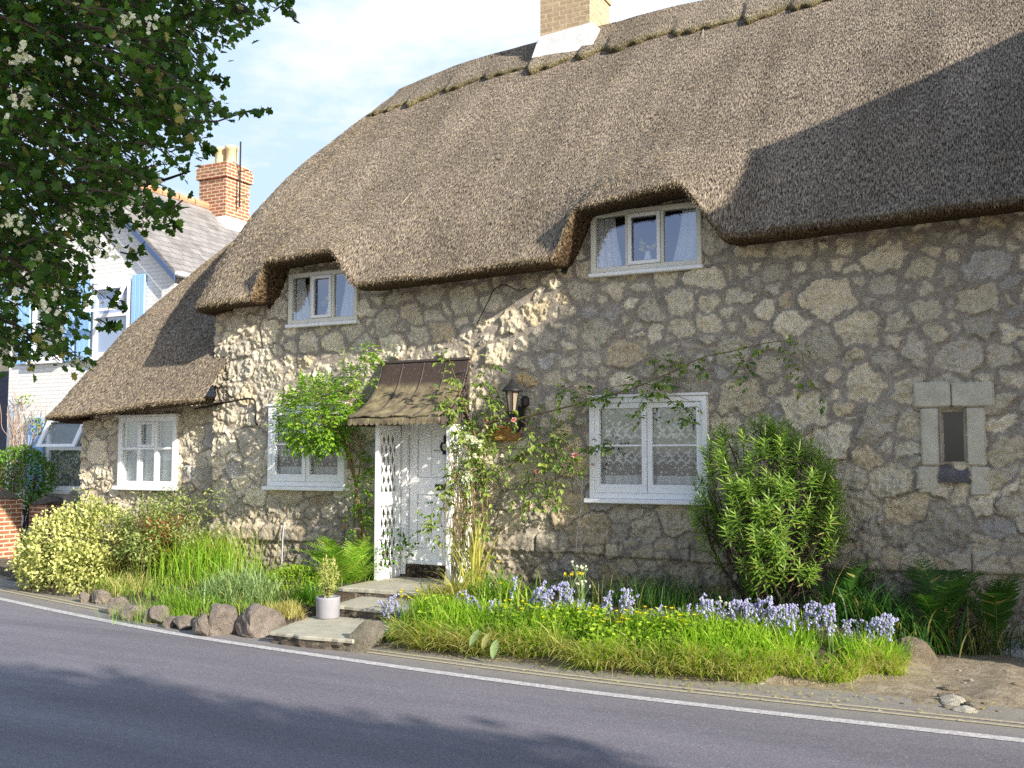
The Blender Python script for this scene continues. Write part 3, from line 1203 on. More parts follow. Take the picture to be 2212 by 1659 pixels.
# scalloped ridge cap: a thicker strip of sedge laid over the ridge
capc, topr = [], []
front = [c for c in range(RW.shape[1]) if True]
cidx = [c for c in range(RW.shape[1]) if RW[3, c, 1] < -.3 and RW[3, c, 0] > -3.75]
scal = []
xk = 10.0
rs = np.random.default_rng(4)
knots = [(13.0, .0)]
while xk > -4.2:
    st = rs.uniform(.30, 1.05)
    knots.append((xk, rs.uniform(.5, 1.25), st))
    xk -= st
knots = knots[1:]
rowsC = [[] for _ in range(9)]
uvC = [[] for _ in range(9)]
nvr = RW.shape[0]
for c in cidx:
    Pm = RW[3:, c]
    seg = np.linalg.norm(np.diff(Pm[:, :], axis=0), axis=1)
    s = np.concatenate([[0], np.cumsum(seg)])
    s = s[-1] - s                      # distance from the ridge
    xw = Pm[-1, 0] if Pm[0, 0] > XRIDGE + .4 else Pm[0, 0] * .9 + XRIDGE * .1
    key = Pm[0, 0] - .0
    for (x0, dep, st) in knots:
        if x0 - st <= key <= x0:
            t = (x0 - key) / st
            u = 1 - t
            hook = float(sstep(0, .16, np.array(u))) * (1 - u) ** .8 * .24 * dep + .05 * math.sin(key * 23) * (1 - u)
            thick_ = .022 + .045 * dep * (1 - u) ** .7 * float(sstep(0, .10, np.array(u)))
            break
    depth = .74 + hook * .9 + .05 * math.sin(key * 2.1)
    sg = np.linspace(depth, 0, 8)
    nrm = np.array((0, -.77, .64))
    for k in range(8):
        p = np.array([np.interp(sg[k], s[::-1], Pm[::-1, a]) for a in range(3)])
        lift = thick_ if k < 4 else .045
        lift *= float(sstep(-3.72, -2.9, np.array(key)))
        if k == 0:
            rowsC[0].append(p - nrm * .02)
            uvC[0].append((key, 9 - sg[k]))
        rowsC[k + 1].append(p + nrm * lift + np.array((0, 0, .03 * (k == 7))))
        uvC[k + 1].append((key, 9 + .1 - sg[k]))
rr = np.array(rowsC)
nrw, ncw = rr.shape[:2]
q = np.arange(nrw * ncw).reshape(nrw, ncw)
F = np.stack([q[:-1, :-1], q[:-1, 1:], q[1:, 1:], q[1:, :-1]], -1).reshape(-1, 4)
C = np.ones((nrw, ncw, 3)) * np.array((.95, .95, .93))
C[0] = (.16, .15, .09)
C[1] = (.72, .74, .50)
C[2] = (.95, .96, .85)
build('ridge_cap', rr.reshape(-1, 3), F, M['thatch'], roof, col=C.reshape(-1, 3), uv=np.array(uvC).reshape(-1, 2))

# a few long pale reeds slipped loose on the roof
ml = MB()
for (x0, y0, x1, y1) in [(868, 440, 890, 415), (1518, 80, 1520, 45)]:
    pts = []
    for (x, y) in ((x0, y0), ((x0 + x1) / 2, (y0 + y1) / 2), (x1, y1)):
        d = ray(x, y)
        i = np.argmin(np.linalg.norm(np.cross(RW[3:].reshape(-1, 3) - CAM, d / np.linalg.norm(d)), axis=1))
        hit = RW[3:].reshape(-1, 3)[i]
        Dp = np.dot(hit - CAM, cF)
        pts.append(CAM + d * (Dp - .05))
    ml.tube(pts, .004, 4)
ml.make('loose_reeds', mat_noisy('loose_reed', (.5, .42, .28), (.65, .56, .4), 9), roof)

# main chimney
ch = MB()
ch.box(.60, 1.42, 2.42, 3.25, 7.9, 10.4)
ch.box(.575, 1.445, 2.395, 3.275, 9.02, 9.10)
chim = ch.make('chimney', M['brickbuff'], cottage)
fl = MB()
fl.prism([(.54, 2.385, 7.95), (1.48, 2.385, 7.98), (1.43, 2.385, 8.40), (.585, 2.385, 8.34)], (0, .03, 0))
fl.prism([(1.445, 2.40, 8.0), (1.445, 3.4, 8.0), (1.445, 3.4, 8.45), (1.445, 2.40, 8.40)], (.03, 0, 0))
fl.prism([(.48, 2.36, 8.02), (.60, 2.36, 8.02), (.585, 2.40, 8.34), (.55, 2.40, 8.26)], (0, .03, 0))
fl.make('lead_flashing', mat_noisy('white_flashing', (.60, .60, .61), (.80, .79, .79), 9, .6, .2), chim)


# ------------------------------------------------------------------ windows of the cottage
def room(x0, x1, z0, z1, y0, depth=1.1):
    m = MB()
    y1 = y0 + depth
    a, b, c, d = x0 - .25, x1 + .25, z0 - .15, z1 + .12
    m.add([(a, y0, c), (b, y0, c), (b, y0, d), (a, y0, d), (a, y1, c), (b, y1, c), (b, y1, d), (a, y1, d)],
          [(4, 5, 6, 7), (0, 4, 7, 3), (1, 2, 6, 5), (3, 7, 6, 2), (0, 1, 5, 4)])
    return m


def frame_rect(m, x0, x1, z0, z1, w_, y0, y1, bev=.004):
    """four butted members"""
    m.box(x0, x0 + w_, y0, y1, z0, z1, bev)
    m.box(x1 - w_, x1, y0, y1, z0, z1, bev)
    m.box(x0 + w_, x1 - w_, y0 + .001, y1 - .001, z1 - w_, z1, bev)
    m.box(x0 + w_, x1 - w_, y0 + .001, y1 - .001, z0, z0 + w_, bev)


def pane(x0, x1, z0, z1, y, parent, mat):
    n = 3
    V = [(x0, y, z0), (x1, y, z0), (x1, y, z1), (x0, y, z1)]
    return build('pane', V, [(0, 1, 2, 3)], mat, parent)


def cloth(name, xa0, xa1, xb0, xb1, z0, z1, y, mat, label, cat, amp=.022, wl=.085, group=None, phase=0.0):
    """hanging cloth: from xa0..xa1 at the top to xb0..xb1 at the bottom"""
    nx, nz = 60, 14
    V, UV = [], []
    for j in range(nz + 1):
        t = j / nz
        e = t ** 1.4
        l, r_ = xa0 + (xb0 - xa0) * e, xa1 + (xb1 - xa1) * e
        for i in range(nx + 1):
            s = i / nx
            X = l + (r_ - l) * s
            u = xa0 + (xa1 - xa0) * s
            V.append((X, y + amp * math.sin(2 * PI * u / wl + phase + .6 * math.sin(u * 9)) * (.5 + .5 * t), z1 + (z0 - z1) * t))
            UV.append((u * 1.25, (z1 - z0) * (1 - t)))
    q = np.arange((nx + 1) * (nz + 1)).reshape(nz + 1, nx + 1)
    F = np.stack([q[:-1, :-1], q[:-1, 1:], q[1:, 1:], q[1:, :-1]], -1).reshape(-1, 4)
    o = build(name, np.array(V), F, mat, None, smooth=True, uv=np.array(UV))
    return props(o, label, cat, group)


# --- lower windows: two casements with one glazing bar each
def lower_window(x0, x1, z0, z1, bars):
    m = MB()
    frame_rect(m, x0 - .02, x1 + .02, z0 - .01, z1 + .02, .065, -.075, .06, .006)
    w_ = m.make('window', M['white'], cottage)
    s = MB()
    s.box(x0 - .07, x1 + .07, -.135, .0, z0 - .065, z0 - .012, .008)
    s.make('sill', M['white'], w_)
    t = MB()
    t.box(x0 - .04, x1 + .04, -.095, .0, z1 + .022, z1 + .055, .006)
    t.make('head_board', M['white'], w_)
    mid = (x0 + x1) / 2
    ix0, ix1, iz0, iz1 = x0 + .047, x1 - .047, z0 + .057, z1 - .047
    for k, (a, b) in enumerate(((ix0, mid - .002), (mid + .002, ix1))):
        c = MB()
        dy = -.012 if k == 0 else 0
        frame_rect(c, a, b, iz0, iz1, .062, -.055 + dy, -.005)
        c.box(a + .062, b - .062, -.054, -.008, iz0 + .062, iz0 + .10, .003)
        zb = iz0 + .062 + (iz1 - iz0 - .124) * .53
        c.box(a + .062, b - .062, -.048, -.012, zb - .011, zb + .011, .003)
        c.make('casement', M['white'], w_)
        pane(a + .06, b - .06, iz0 + .08, iz1 - .06, -.02, w_, M['glass'])
    r = room(x0, x1, z0, z1, .075)
    r.make('room', M['dark'], w_)
    return w_


lower_window(*W_LR, 1)
lower_window(*W_LL, 1)
cloth('net_curtain', W_LR[0] + .06, W_LR[1] - .06, W_LR[0] + .06, W_LR[1] - .06, W_LR[2] + .06, W_LR[3] - .06, .055, M['lace'],
      'white patterned lace curtain in the window just right of the roses', 'curtain', .034, .13)
cloth('net_curtain', W_LL[0] + .06, W_LL[1] - .06, W_LL[0] + .06, W_LL[1] - .06, W_LL[2] + .06, W_LL[3] - .06, .055, M['lace'],
      'white lace curtain in the window half hidden by the green rose bush', 'curtain', .020, .10, None, 2.0)

# --- window of the low wing: six lights, one opening vent
x0, x1, z0, z1 = W_EX
m = MB()
YB = .13
frame_rect(m, x0 - .02, x1 + .02, z0 - .01, z1 + .015, .075, YB - .07, YB + .06, .006)
tx = [x0 + (x1 - x0) * .355, x0 + (x1 - x0) * .66]
zt = z0 + (z1 - z0) * .545
for a in tx:
    m.box(a - .024, a + .024, YB - .065, YB + .02, z0 + .064, z1 - .061, .004)
for a, b in ((x0 + .055, tx[0] - .024), (tx[0] + .024, tx[1] - .024), (tx[1] + .024, x1 - .055)):
    m.box(a, b, YB - .06, YB + .01, zt - .018, zt + .018, .004)
wx_ = m.make('window', M['white'], cottage)
props(wx_, 'white six-light window of the low wing')
t = MB()
t.box(x0 - .06, x1 + .05, YB - .12, YB - .005, z1 + .017, z1 + .05, .006)
t.make('head_board', M['white'], wx_)
t = MB()
frame_rect(t, tx[0] + .026, tx[1] - .026, zt + .020, z1 - .064, .04, YB - .085, YB - .061)
t.make('vent', M['white'], wx_)
pane(x0 + .05, x1 - .05, z0 + .06, z1 - .06, YB - .03, wx_, M['glass'])
t = MB()
t.box(x0 - .05, x1 + .05, YB - .12, YB - .005, z0 - .075, z0 - .012, .006)
t.make('sill', M['white'], wx_)
room(x0, x1, z0, z1, YB + .075).make('room', M['dark'], wx_)
cloth('net_curtain', x0 + .06, x1 - .06, x0 + .06, x1 - .06, z0 + .05, z1 - .05, YB + .055, M['blind'],
      'plain pale net curtain behind the six-light window of the low wing', 'curtain', .006, .30)


# --- upper windows: three lights, the middle one a casement
def upper_window(x0, x1, z0, z1, vase):
    m = MB()
    frame_rect(m, x0 - .01, x1 + .01, z0 - .015, z1 + .02, .062, -.05, .06, .008)
    a, b = x0 + (x1 - x0) * .335, x0 + (x1 - x0) * .66
    for c in (a, b):
        m.box(c - .019, c + .019, -.045, .03, z0 + .047, z1 - .042, .004)
    w_ = m.make('window', M['cream'], cottage)
    s = MB()
    s.box(x0 - .03, x1 + .03, -.085, -.0, z0 - .065, z0 - .017, .008)
    s.make('sill', M['white'], w_)
    c = MB()
    frame_rect(c, a + .021, b - .021, z0 + .05, z1 - .045, .042, -.065, -.02)
    c.make('casement', M['white'], w_)
    for p, q in ((x0 + .05, a - .017), (a + .055, b - .055), (b + .017, x1 - .05)):
        pane(p, q, z0 + .05, z1 - .045, -.015, w_, M['glassup'])
    room(x0, x1, z0, z1, .075).make('room', M['dark'], w_)
    return w_, a, b


_, ua, ub = upper_window(*W_UR, True)
_, la, lb = upper_window(*W_UL, True)
U = W_UR
cloth('side_curtain', U[0] + .05, U[0] + .28, U[0] + .05, U[0] + .37, U[2] + .06, U[3] - .05, .05, M['curtain'], 'white curtain drawn to the left side of the higher dormer window', 'curtain', .014, .07)
cloth('side_curtain', U[1] - .24, U[1] - .05, U[1] - .36, U[1] - .05, U[2] + .06, U[3] - .05, .05, M['curtain'], 'white curtain drawn to the right side of the higher dormer window', 'curtain', .014, .07)
U = W_UL
cloth('side_curtain', U[0] + .06, U[0] + .22, U[0] + .05, U[0] + .36, U[2] + .06, U[3] - .05, .05, M['curtain'], 'white curtain drawn to the left side of the lower dormer window', 'curtain', .014, .07)
cloth('side_curtain', U[1] - .24, U[1] - .05, U[1] - .34, U[1] - .05, U[2] + .06, U[3] - .05, .05, M['curtain'], 'white curtain drawn to the right side of the lower dormer window', 'curtain', .014, .07)


def vase(x, z, y, label, cols_, n):
    t = thing('flower_vase', label, 'vase', (x, y, z))
    v = MB()
    v.lathe((x, y, z), [(.0, 0), (.04, 0), (.05, .05), (.03, .11), (.035, .13), (.0, .13)], 12)
    v.make('vase', M['white'], t, smooth=True)
    s, P = MB(), []
    for i in range(n):
        e = np.array((x + rng.uniform(-.13, .13), y - .01 + rng.uniform(-.015, .02), z + rng.uniform(.14, .27)))
        s.tube([(x, y, z + .1), e], .003, 4)
        P.append(e)
    s.make('stems', M['stem'], t)
    P = np.repeat(np.array(P), 7, 0)
    leaves('flowers', P, unit(len(P)), unit(len(P)), .045, tpl_ellipse(.7), M['buttercup'], t)


vase(3.12, 4.20, .05, 'vase of pale yellow flowers behind the middle pane of the higher dormer window', None, 8)
vase(-1.56, 3.83, .05, 'vase of pale yellow flowers behind the middle pane of the lower dormer window', None, 5)

# dark tarred board up the left side of the higher dormer opening
b = MB()
b.prism([(2.03, -.055, 4.16), (2.08, -.055, 4.13), (2.40, -.055, 4.80), (2.345, -.055, 4.83)], (0, .035, 0))
b.make('barge_board', M['cable'], cottage)
b = MB()
b.prism([(-2.58, -.055, 4.03), (-2.53, -.055, 4.0), (-2.26, -.055, 4.42), (-2.31, -.055, 4.46)], (0, .035, 0))
b.make('barge_board', M['cable'], cottage)

# --- slit window in its dressed stone surround
x0, x1, z0, z1 = W_SL


def block(m, x0, x1, z0, z1, yf=-.045):
    yf = min(yf + .02, -.045)
    m.box(x0, x1, yf, .06, z0, z1, .018)


sw = MB()
block(sw, 6.03, 6.385, 2.40, 2.665)
block(sw, 6.395, 6.79, 2.40, 2.65, -.075)
block(sw, 6.09, 6.275, 1.80, 2.392, -.066)
block(sw, 6.515, 6.70, 1.80, 2.392, -.066)
block(sw, 6.05, 6.25, 1.52, 1.792, -.064)
block(sw, 6.545, 6.73, 1.50, 1.792, -.064)
slit = sw.make('window', M['dressed'], cottage)
props(slit, 'narrow dark slit window in a pale dressed stone surround')
ss = MB()
ss.prism([(6.255, -.075, 1.70), (6.54, -.075, 1.70), (6.51, .04, 1.835), (6.275, .04, 1.835)], (0, .02, -.07))
ss.make('sill', M['dressed2'], slit)
rv = MB()                     # chamfered reveal
for a, b, c, d in (((6.275, -.064, 2.40), (6.275, -.064, 1.83), (6.305, .10, 1.83), (6.305, .10, 2.345)),
                   ((6.515, -.064, 1.83), (6.515, -.064, 2.40), (6.485, .10, 2.345), (6.485, .10, 1.83)),
                   ((6.515, -.064, 2.40), (6.275, -.064, 2.40), (6.305, .10, 2.345), (6.485, .10, 2.345))):
    rv.add([a, b, c, d], [(0, 1, 2, 3)])
rv.make('reveal', M['dressed'], slit)
sf = MB()
sf.box(6.30, 6.49, .085, .095, 1.83, 2.35)
sf.make('pane', NT('slit_glass').done(None) if False else mat_noisy('slit_dark_glass', (.012, .014, .018), (.03, .035, .045), 4, .12, 0.0, spec=.6), slit)

# --- front door
dr = MB()
dr.box(-.20, .66, .055, .09, .50, 2.40)
door = dr.make('door', M['doorwhite'], cottage)
props(door, 'white boarded cottage door')
st = MB()
for a, b, c, d in ((-.20, -.08, .50, 2.40), (.54, .66, .50, 2.40), (-.08, .54, 2.26, 2.40), (-.08, .54, 1.40, 1.62), (-.08, .54, .50, .70)):
    st.box(a, b, .030, .0549, c, d, .004)
st.make('door_rails', M['doorwhite'], door)
pl = MB()
for a in (-.075, .133, .341):
    pl.box(a, a + .196, .046, .0548, .705, 1.395, .004)
    pl.box(a, a + .196, .046, .0548, 1.625, 2.255, .004)
pl.make('door_boards', M['doorwhite'], door)
wb = MB()
wb.prism([(-.20, .029, .50), (-.20, -.02, .50), (-.20, -.015, .53), (-.20, .029, .565)], (.86, 0, 0))
wb.make('weather_bar', M['doorwhite'], door)
lb_ = MB()
lb_.box(.20, .47, .012, .0295, 1.455, 1.535, .004)
lb_.box(.235, .435, .006, .0118, 1.475, 1.515, .003)
lb_.make('letter_plate', M['iron'], door)
kn = MB()
kc = (.335, 2.0)
kn.box(kc[0] - .028, kc[0] + .028, .040, .0545, kc[1] + .06, kc[1] + .17, .006)
kn.tube([(kc[0] + .058 * math.sin(t) * (1.0 if abs(t) > .1 else 1), .030, kc[1] + .02 - .062 * math.cos(t)) for t in np.linspace(-2.6, 2.6, 17)], .013, 6)
kn.lathe((kc[0], .03, kc[1] - .065), [(0, -.02), (.026, -.015), (.03, 0), (.026, .015), (0, .02)], 8)
kn.make('knocker', M['iron'], door)
df = MB()
df.box(-.30, -.205, -.04, .10, .36, 2.46, .006)
df.box(.665, .76, -.04, .10, .36, 2.46, .006)
df.box(-.205, .665, -.038, .098, 2.402, 2.458, .004)
df.make('door_frame', M['doorwhite'], cottage)
th = MB()
th.box(-.20, .66, -.06, .10, .30, .495, .01)
th.make('threshold', M['soil'], cottage)

# --- porch: lead canopy on two trellis sides
porch = props(bpy.data.objects.new('porch', None))
COL.objects.link(porch)
porch.parent = cottage
ORG[porch.name] = ORG[cottage.name]
PX0, PX1 = -.60, .74
prof = smooth_path([(-.035, 3.13), (-.09, 2.96), (-.20, 2.76), (-.38, 2.58), (-.60, 2.455), (-.80, 2.385)], 5)
V, F = [], []
nx = 28
for i, (y, z) in enumerate(prof):
    for k in range(nx + 1):
        x = PX0 + (PX1 - PX0) * k / nx
        wv = .012 * math.sin(x * 13 + i * .5) * (i / len(prof)) + .006 * math.sin(x * 31 + i)
        V.append((x, y + wv * .5, z + wv))
n1 = nx + 1
for i in range(len(prof) - 1):
    for k in range(nx):
        F.append((i * n1 + k, i * n1 + k + 1, (i + 1) * n1 + k + 1, (i + 1) * n1 + k))
ORGc = np.array((0.07, -.4, 2.30))
cano = build('canopy', V, F, M['lead'], porch, smooth=True)
# lead material reads object z: keep its own origin at the drip edge
for v in cano.data.vertices:
    v.co -= Vector(ORGc - ORG[cottage.name])
cano.location = (ORGc - ORG[cottage.name]).tolist()
ORG[cano.name] = ORGc
sm = cano.modifiers.new('thickness', 'SOLIDIFY')
sm.thickness = .018
rb = MB()
for x in np.linspace(PX0 + .012, PX1 - .012, 5):
    rb.tube([(x, y - .008, z + .012) for y, z in prof], .013, 6)
rb.make('seam_rolls', M['leaddark'], cano, smooth=True)
tp = MB()
tp.box(PX0 - .02, PX1 + .02, -.07, .0, 3.13, 3.165, .006)
tp.make('top_flashing', M['leaddark'], cano)
fr = MB()
fr.box(PX0, PX1, -.795, -.76, 2.325, 2.375, .004)
xs_ = np.linspace(PX0 + .03, PX1 - .03, 16)
for i, x in enumerate(xs_):
    pts = [(x + .041 * math.cos(t), -.805 - .002 * (i % 2), 2.325 + .041 * math.sin(t)) for t in np.linspace(0, 2 * PI, 15)[:-1]]
    fr.prism(pts, (0, .012, 0))
fr.make('scalloped_edge', M['lead'], cano)
for x in (PX1 - .02, PX0 + .005):
    ck = MB()
    pts = [(x, y + .02, z - .02) for y, z in prof] + [(x, -.03, 2.36)]
    ck.prism(pts, (.015, 0, 0))
    ck.box(x - .02, x + .035, -.75, -.03, 2.28, 2.355, .004)
    ck.make('cheek', M['leaddark'], porch)


def trellis(x, name_label):
    m = MB()
    y0, y1, zb, zt = -.57, -.06, .335, 2.30
    m.box(x - .03, x + .03, y0, y0 + .06, zb, zt, .005)
    m.box(x - .03, x + .03, y1 - .05, y1, zb, zt, .005)
    m.box(x - .018, x + .018, y0 + .061, y1 - .051, zb, zb + .16, .004)
    m.box(x - .018, x + .018, y0 + .061, y1 - .051, 1.27, 1.44, .004)
    m.box(x - .018, x + .018, y0 + .061, y1 - .051, 2.20, 2.295, .004)
    o = m.make('trellis', M['white'], porch)
    sl = MB()
    ya, yb = y0 + .06, y1 - .05
    for (za, zc) in ((zb + .16, 1.27), (1.44, 2.20)):
        nd = 4
        hz = .145
        for sgn, dx in ((1, -.006), (-1, .006)):
            c = za - (yb - ya) * 2.6
            while c < zc + (yb - ya) * 2.6:
                pts = []
                # slat runs z = c + 2.6*(y-ya) (or mirrored), clipped to the opening
                yy0, yy1 = ya, yb
                zz0, zz1 = c, c + 2.6 * (yb - ya)
                if zz1 > za and zz0 < zc:
                    t0 = max(0, (za - zz0) / (zz1 - zz0))
                    t1 = min(1, (zc - zz0) / (zz1 - zz0))
                    if t1 - t0 > .03:
                        P0 = (yy0 + (yy1 - yy0) * t0, zz0 + (zz1 - zz0) * t0)
                        P1 = (yy0 + (yy1 - yy0) * t1, zz0 + (zz1 - zz0) * t1)
                        if sgn < 0:
                            P0, P1 = (ya + yb - P0[0], P0[1]), (ya + yb - P1[0], P1[1])
                        hw = .0135
                        nrm = np.array((-(P1[1] - P0[1]), P1[0] - P0[0]))
                        nrm = nrm / np.linalg.norm(nrm) * hw
                        q = [(x + dx - .004, P0[0] + nrm[0], P0[1] + nrm[1]), (x + dx - .004, P1[0] + nrm[0], P1[1] + nrm[1]),
                             (x + dx - .004, P1[0] - nrm[0], P1[1] - nrm[1]), (x + dx - .004, P0[0] - nrm[0], P0[1] - nrm[1])]
                        sl.prism(q, (.008, 0, 0))
                c += .26
    sl.make('lattice', M['white'], o)


trellis(-.31, '')
trellis(.74, '')

# ------------------------------------------------------------------ steps
def slab(name, label, pts, z0, z1, top, body, cap=.05, seed=0):
    """flagstone: pale worn top over a rough stone riser; pts plan outline"""
    t = thing(name, label, 'step', (np.mean([p[0] for p in pts]), np.mean([p[1] for p in pts]), z0))
    r = np.random.default_rng(seed)

    def ring(sc, z, jit):
        c = np.mean(np.array(pts), 0)
        o = []
        for i in range(len(pts)):
            a, b = np.array(pts[i]), np.array(pts[(i + 1) % len(pts)])
            n = max(2, int(np.linalg.norm(b - a) / .07))
            for k in range(n):
                p = a + (b - a) * k / n
                o.append((*(c + (p - c) * sc + r.normal(0, jit, 2)), z))
        return o
    R1 = ring(1.0, z1 - cap, .008)
    r = np.random.default_rng(seed)
    R2 = ring(1.0, z1 - .012, .006)
    r = np.random.default_rng(seed)
    R3 = ring(.985, z1, .006)
    n = len(R1)
    c = np.mean(np.array(R3), 0)
    V = R1 + R2 + R3 + [tuple(c)]
    F = [(i, (i + 1) % n, n + (i + 1) % n, n + i) for i in range(n)] + [(n + i, n + (i + 1) % n, 2 * n + (i + 1) % n, 2 * n + i) for i in range(n)]
    F += [(2 * n + i, 2 * n + (i + 1) % n, 3 * n) for i in range(n)]
    build('tread', V, F, top, t)
    rows = []
    zz = np.linspace(z0, z1 - cap, 5)
    for z in zz:
        rows.append(ring(.975, z, .012))
    V = [p for q in rows for p in q]
    n = len(rows[0])
    F = [(j * n + i, j * n + (i + 1) % n, (j + 1) * n + (i + 1) % n, (j + 1) * n + i) for j in range(4) for i in range(n)]
    build('riser', V, F, body, t)
    return t


slab('door_step', 'top stone step directly under the cottage door', [(-.34, -1.32), (1.05, -1.26), (1.10, -.09), (-.36, -.09)], .0, .335, M['slab'], M['steprock'], .045, 1)
slab('door_step', 'middle stone step with a thick rough riser beside the pot', [(.10, -2.0), (1.45, -2.08), (1.45, -1.2), (-.05, -1.15)], .0, .245, M['slab'], M['steprock'], .04, 2)
slab('door_step', 'broad low concrete landing beside the road below the steps', [(.14, -3.10), (.55, -3.16), (1.16, -3.12), (1.35, -2.02), (-.12, -2.02)], -.02, .125, M['slab'], M['steprock'], .035, 3)


# ------------------------------------------------------------------ lantern, name board, cables, pipe
lx, lz = 1.47, 2.55
lt = thing('wall_lantern', 'black wall lantern with a domed cap above the wooden name board', 'lantern', (lx, -.06, 2.3))
cap_ = MB()
cap_.lathe((lx, -.27, 2.70), [(.0, .15), (.015, .145), (.026, .115), (.045, .095), (.075, .065), (.112, .02), (.128, .0), (.125, -.012), (0, -.01)], 16)
cap_.make('cap', M['iron'], lt, smooth=True)
cg = MB()
for k in range(6):
    t = k * PI / 3
    cg.tube([(lx + .088 * math.cos(t), -.27 + .088 * math.sin(t), 2.69), (lx + .050 * math.cos(t), -.27 + .050 * math.sin(t), 2.46)], .008, 5)
cg.lathe((lx, -.27, 2.38), [(0, -.03), (.03, -.02), (.065, .04), (.07, .065), (0, .065)], 12)
cg.make('cage', M['iron'], lt)
gl = MB()
gl.lathe((lx, -.27, 2.44), [(.046, .01), (.082, .25)], 6)
gl.make('glass', mat_noisy('amber_glass', (.22, .17, .12), (.34, .28, .21), 5, .15, .05, spec=.5), lt)
br = MB()
br.tube(smooth_path([(lx, -.27, 2.36), (lx, -.25, 2.22), (lx + .01, -.14, 2.20), (lx + .02, -.06, 2.32)], 5), .014, 6)
br.box(lx - .03, lx + .07, -.075, -.045, 2.26, 2.52, .01)
br.box(lx + .05, lx + .14, -.16, -.05, 2.50, 2.64, .03)
br.make('bracket', M['iron'], lt)

nb = MB()
nb.box(1.0, 1.49, -.10, -.072, 2.09, 2.275, .012)
nbo = nb.make('name_board', M['wood'])
props(nbo, 'small varnished wooden name board on the wall right of the porch', 'sign')

ca = MB()
ca.tube(smooth_path([(-3.95, -.02, 2.60), (-3.6, -.09, 2.63), (-3.1, -.085, 2.70), (-2.84, -.085, 2.72), (-2.74, -.085, 2.66), (-2.73, -.08, 2.40), (-2.72, -.05, 2.34)], 5), .014, 5)
props(ca.make('wall_cable', M['cable'], smooth=True), 'black cable running from the low roof to the window on the stone wall', 'cable')
ca = MB()
ca.tube(smooth_path([aty(1030, 700, -.06), aty(1055, 650, -.07), aty(1068, 625, -.07), aty(1090, 615, -.075), aty(1120, 628, -.075), aty(1135, 622, -.075)], 5), .007, 5)
props(ca.make('wall_cable', M['cable'], smooth=True), 'thin loose black cable hanging under the eave above the porch', 'cable')
ca = MB()
ca.tube(smooth_path([aty(1258, 1030, -.07), aty(1255, 1100, -.08), aty(1247, 1150, -.09), aty(1244, 1195, -.10)], 5), .006, 5)
props(ca.make('telephone_wire', M['pipe'], smooth=True), 'thin white cord down the wall left of the lace-curtained window', 'wire')
ca = MB()
ca.tube(smooth_path([aty(616, 1128, -.08), aty(612, 1145, -.12), aty(610, 1180, -.12), aty(608, 1240, -.12)], 5), .010, 6)
props(ca.make('drain_pipe', M['pipe'], smooth=True), 'thin pale plastic pipe up the wall foot below the left window', 'pipe')


# ------------------------------------------------------------------ ground, road, markings
def ribbon(name, pts, w0, w1, z, mat, attr=None, nsub=1):
    """sheet following pts, from offset w0 to w1 across (left of travel positive)"""
    P = np.array(smooth_path([(*p, 0) for p in pts], 10))[:, :2]
    d = np.gradient(P, axis=0)
    n = np.stack([-d[:, 1], d[:, 0]], 1)
    n /= np.linalg.norm(n, axis=1, keepdims=True)
    offs = np.linspace(w0, w1, nsub + 1)
    V = []
    c = []
    for k in range(len(P)):
        for i, o in enumerate(offs):
            q = P[k] + n[k] * o
            V.append((q[0], q[1], z))
            c.append(attr(o) if attr else 0)
    m = nsub + 1
    F = [(k * m + i, (k + 1) * m + i, (k + 1) * m + i + 1, k * m + i + 1) for k in range(len(P) - 1) for i in range(nsub)]
    o = build(name, V, F, mat, None, (0, 0, 0), col=np.repeat(np.array(c)[:, None], 3, 1))
    return props(o, kind='structure')


EDGE = [(-26, 6.5), (-14, 1.5), (-10, -.55), (-7.5, -1.62), (-5.15, -2.24), (-2.8, -2.80), (-.87, -3.18), (1.57, -3.46), (3.56, -3.61), (5.07, -3.63), (6.96, -3.60), (12, -3.55), (30, -3.4)]
# fine ground sheet near the house, coarse to the horizon
nxg, nyg = 300, 120
gx = np.concatenate([np.linspace(-900, -14, 12), np.linspace(-13.8, 13, nxg), np.linspace(14, 900, 12)])
gy = np.concatenate([np.linspace(-900, -14, 10), np.linspace(-13.5, 3.0, nyg), np.linspace(4, 900, 12)])
GX, GY = np.meshgrid(gx, gy)


def edge_y(x):
    P = np.array(smooth_path([(*p, 0) for p in EDGE], 8))
    return np.interp(x, P[:, 0], P[:, 1])


BEDL = [(-4.6, -1.62), (-4.1, -1.80), (-2.83, -2.16), (-1.6, -2.62), (-.72, -2.86), (-.15, -2.92)]


def ground_z(x, y):
    """garden bed levels; road and verge at 0"""
    x, y = np.asarray(x, float), np.asarray(y, float)
    fl = np.interp(x, [p[0] for p in BEDL], [p[1] for p in BEDL])
    t = np.clip((y - fl) / np.maximum(.1 - fl, .3), 0, 1)
    zl = np.where((x > -6.2) & (x < -.02), (.13 * sstep(.03, .10, t) + .19 * sstep(.1, .7, t)) * sstep(-6.2, -5.0, x), 0)
    fr_ = np.interp(x, [1.2, 2.2, 3.6, 4.9, 5.6, 6.2], [-2.72, -2.70, -2.72, -2.70, -2.35, -1.6])
    t2 = np.clip((y - fr_) / 1.0, 0, 1)
    zr = np.where(x > 1.2, (.06 * sstep(0, .04, t2) + .20 * sstep(.03, .42, t2)) * (1 - sstep(5.2, 6.3, x)), 0)
    zr = np.where(x > 1.2, zr * sstep(1.15, 1.35, x), 0)
    bump_ = (fbm(x * 3, y * 3, 77, 4) - .5) * .05
    verge = sstep(-.1, .3, y - np.interp(x, [p[0] for p in EDGE], [p[1] for p in EDGE]) - .75)
    dirt = np.where(x > 5.4, (fbm(x * 2.2, y * 2.2, 78, 4) - .45) * .12 * sstep(5.4, 6.2, x), 0)
    return zl + zr + (bump_ + dirt) * verge


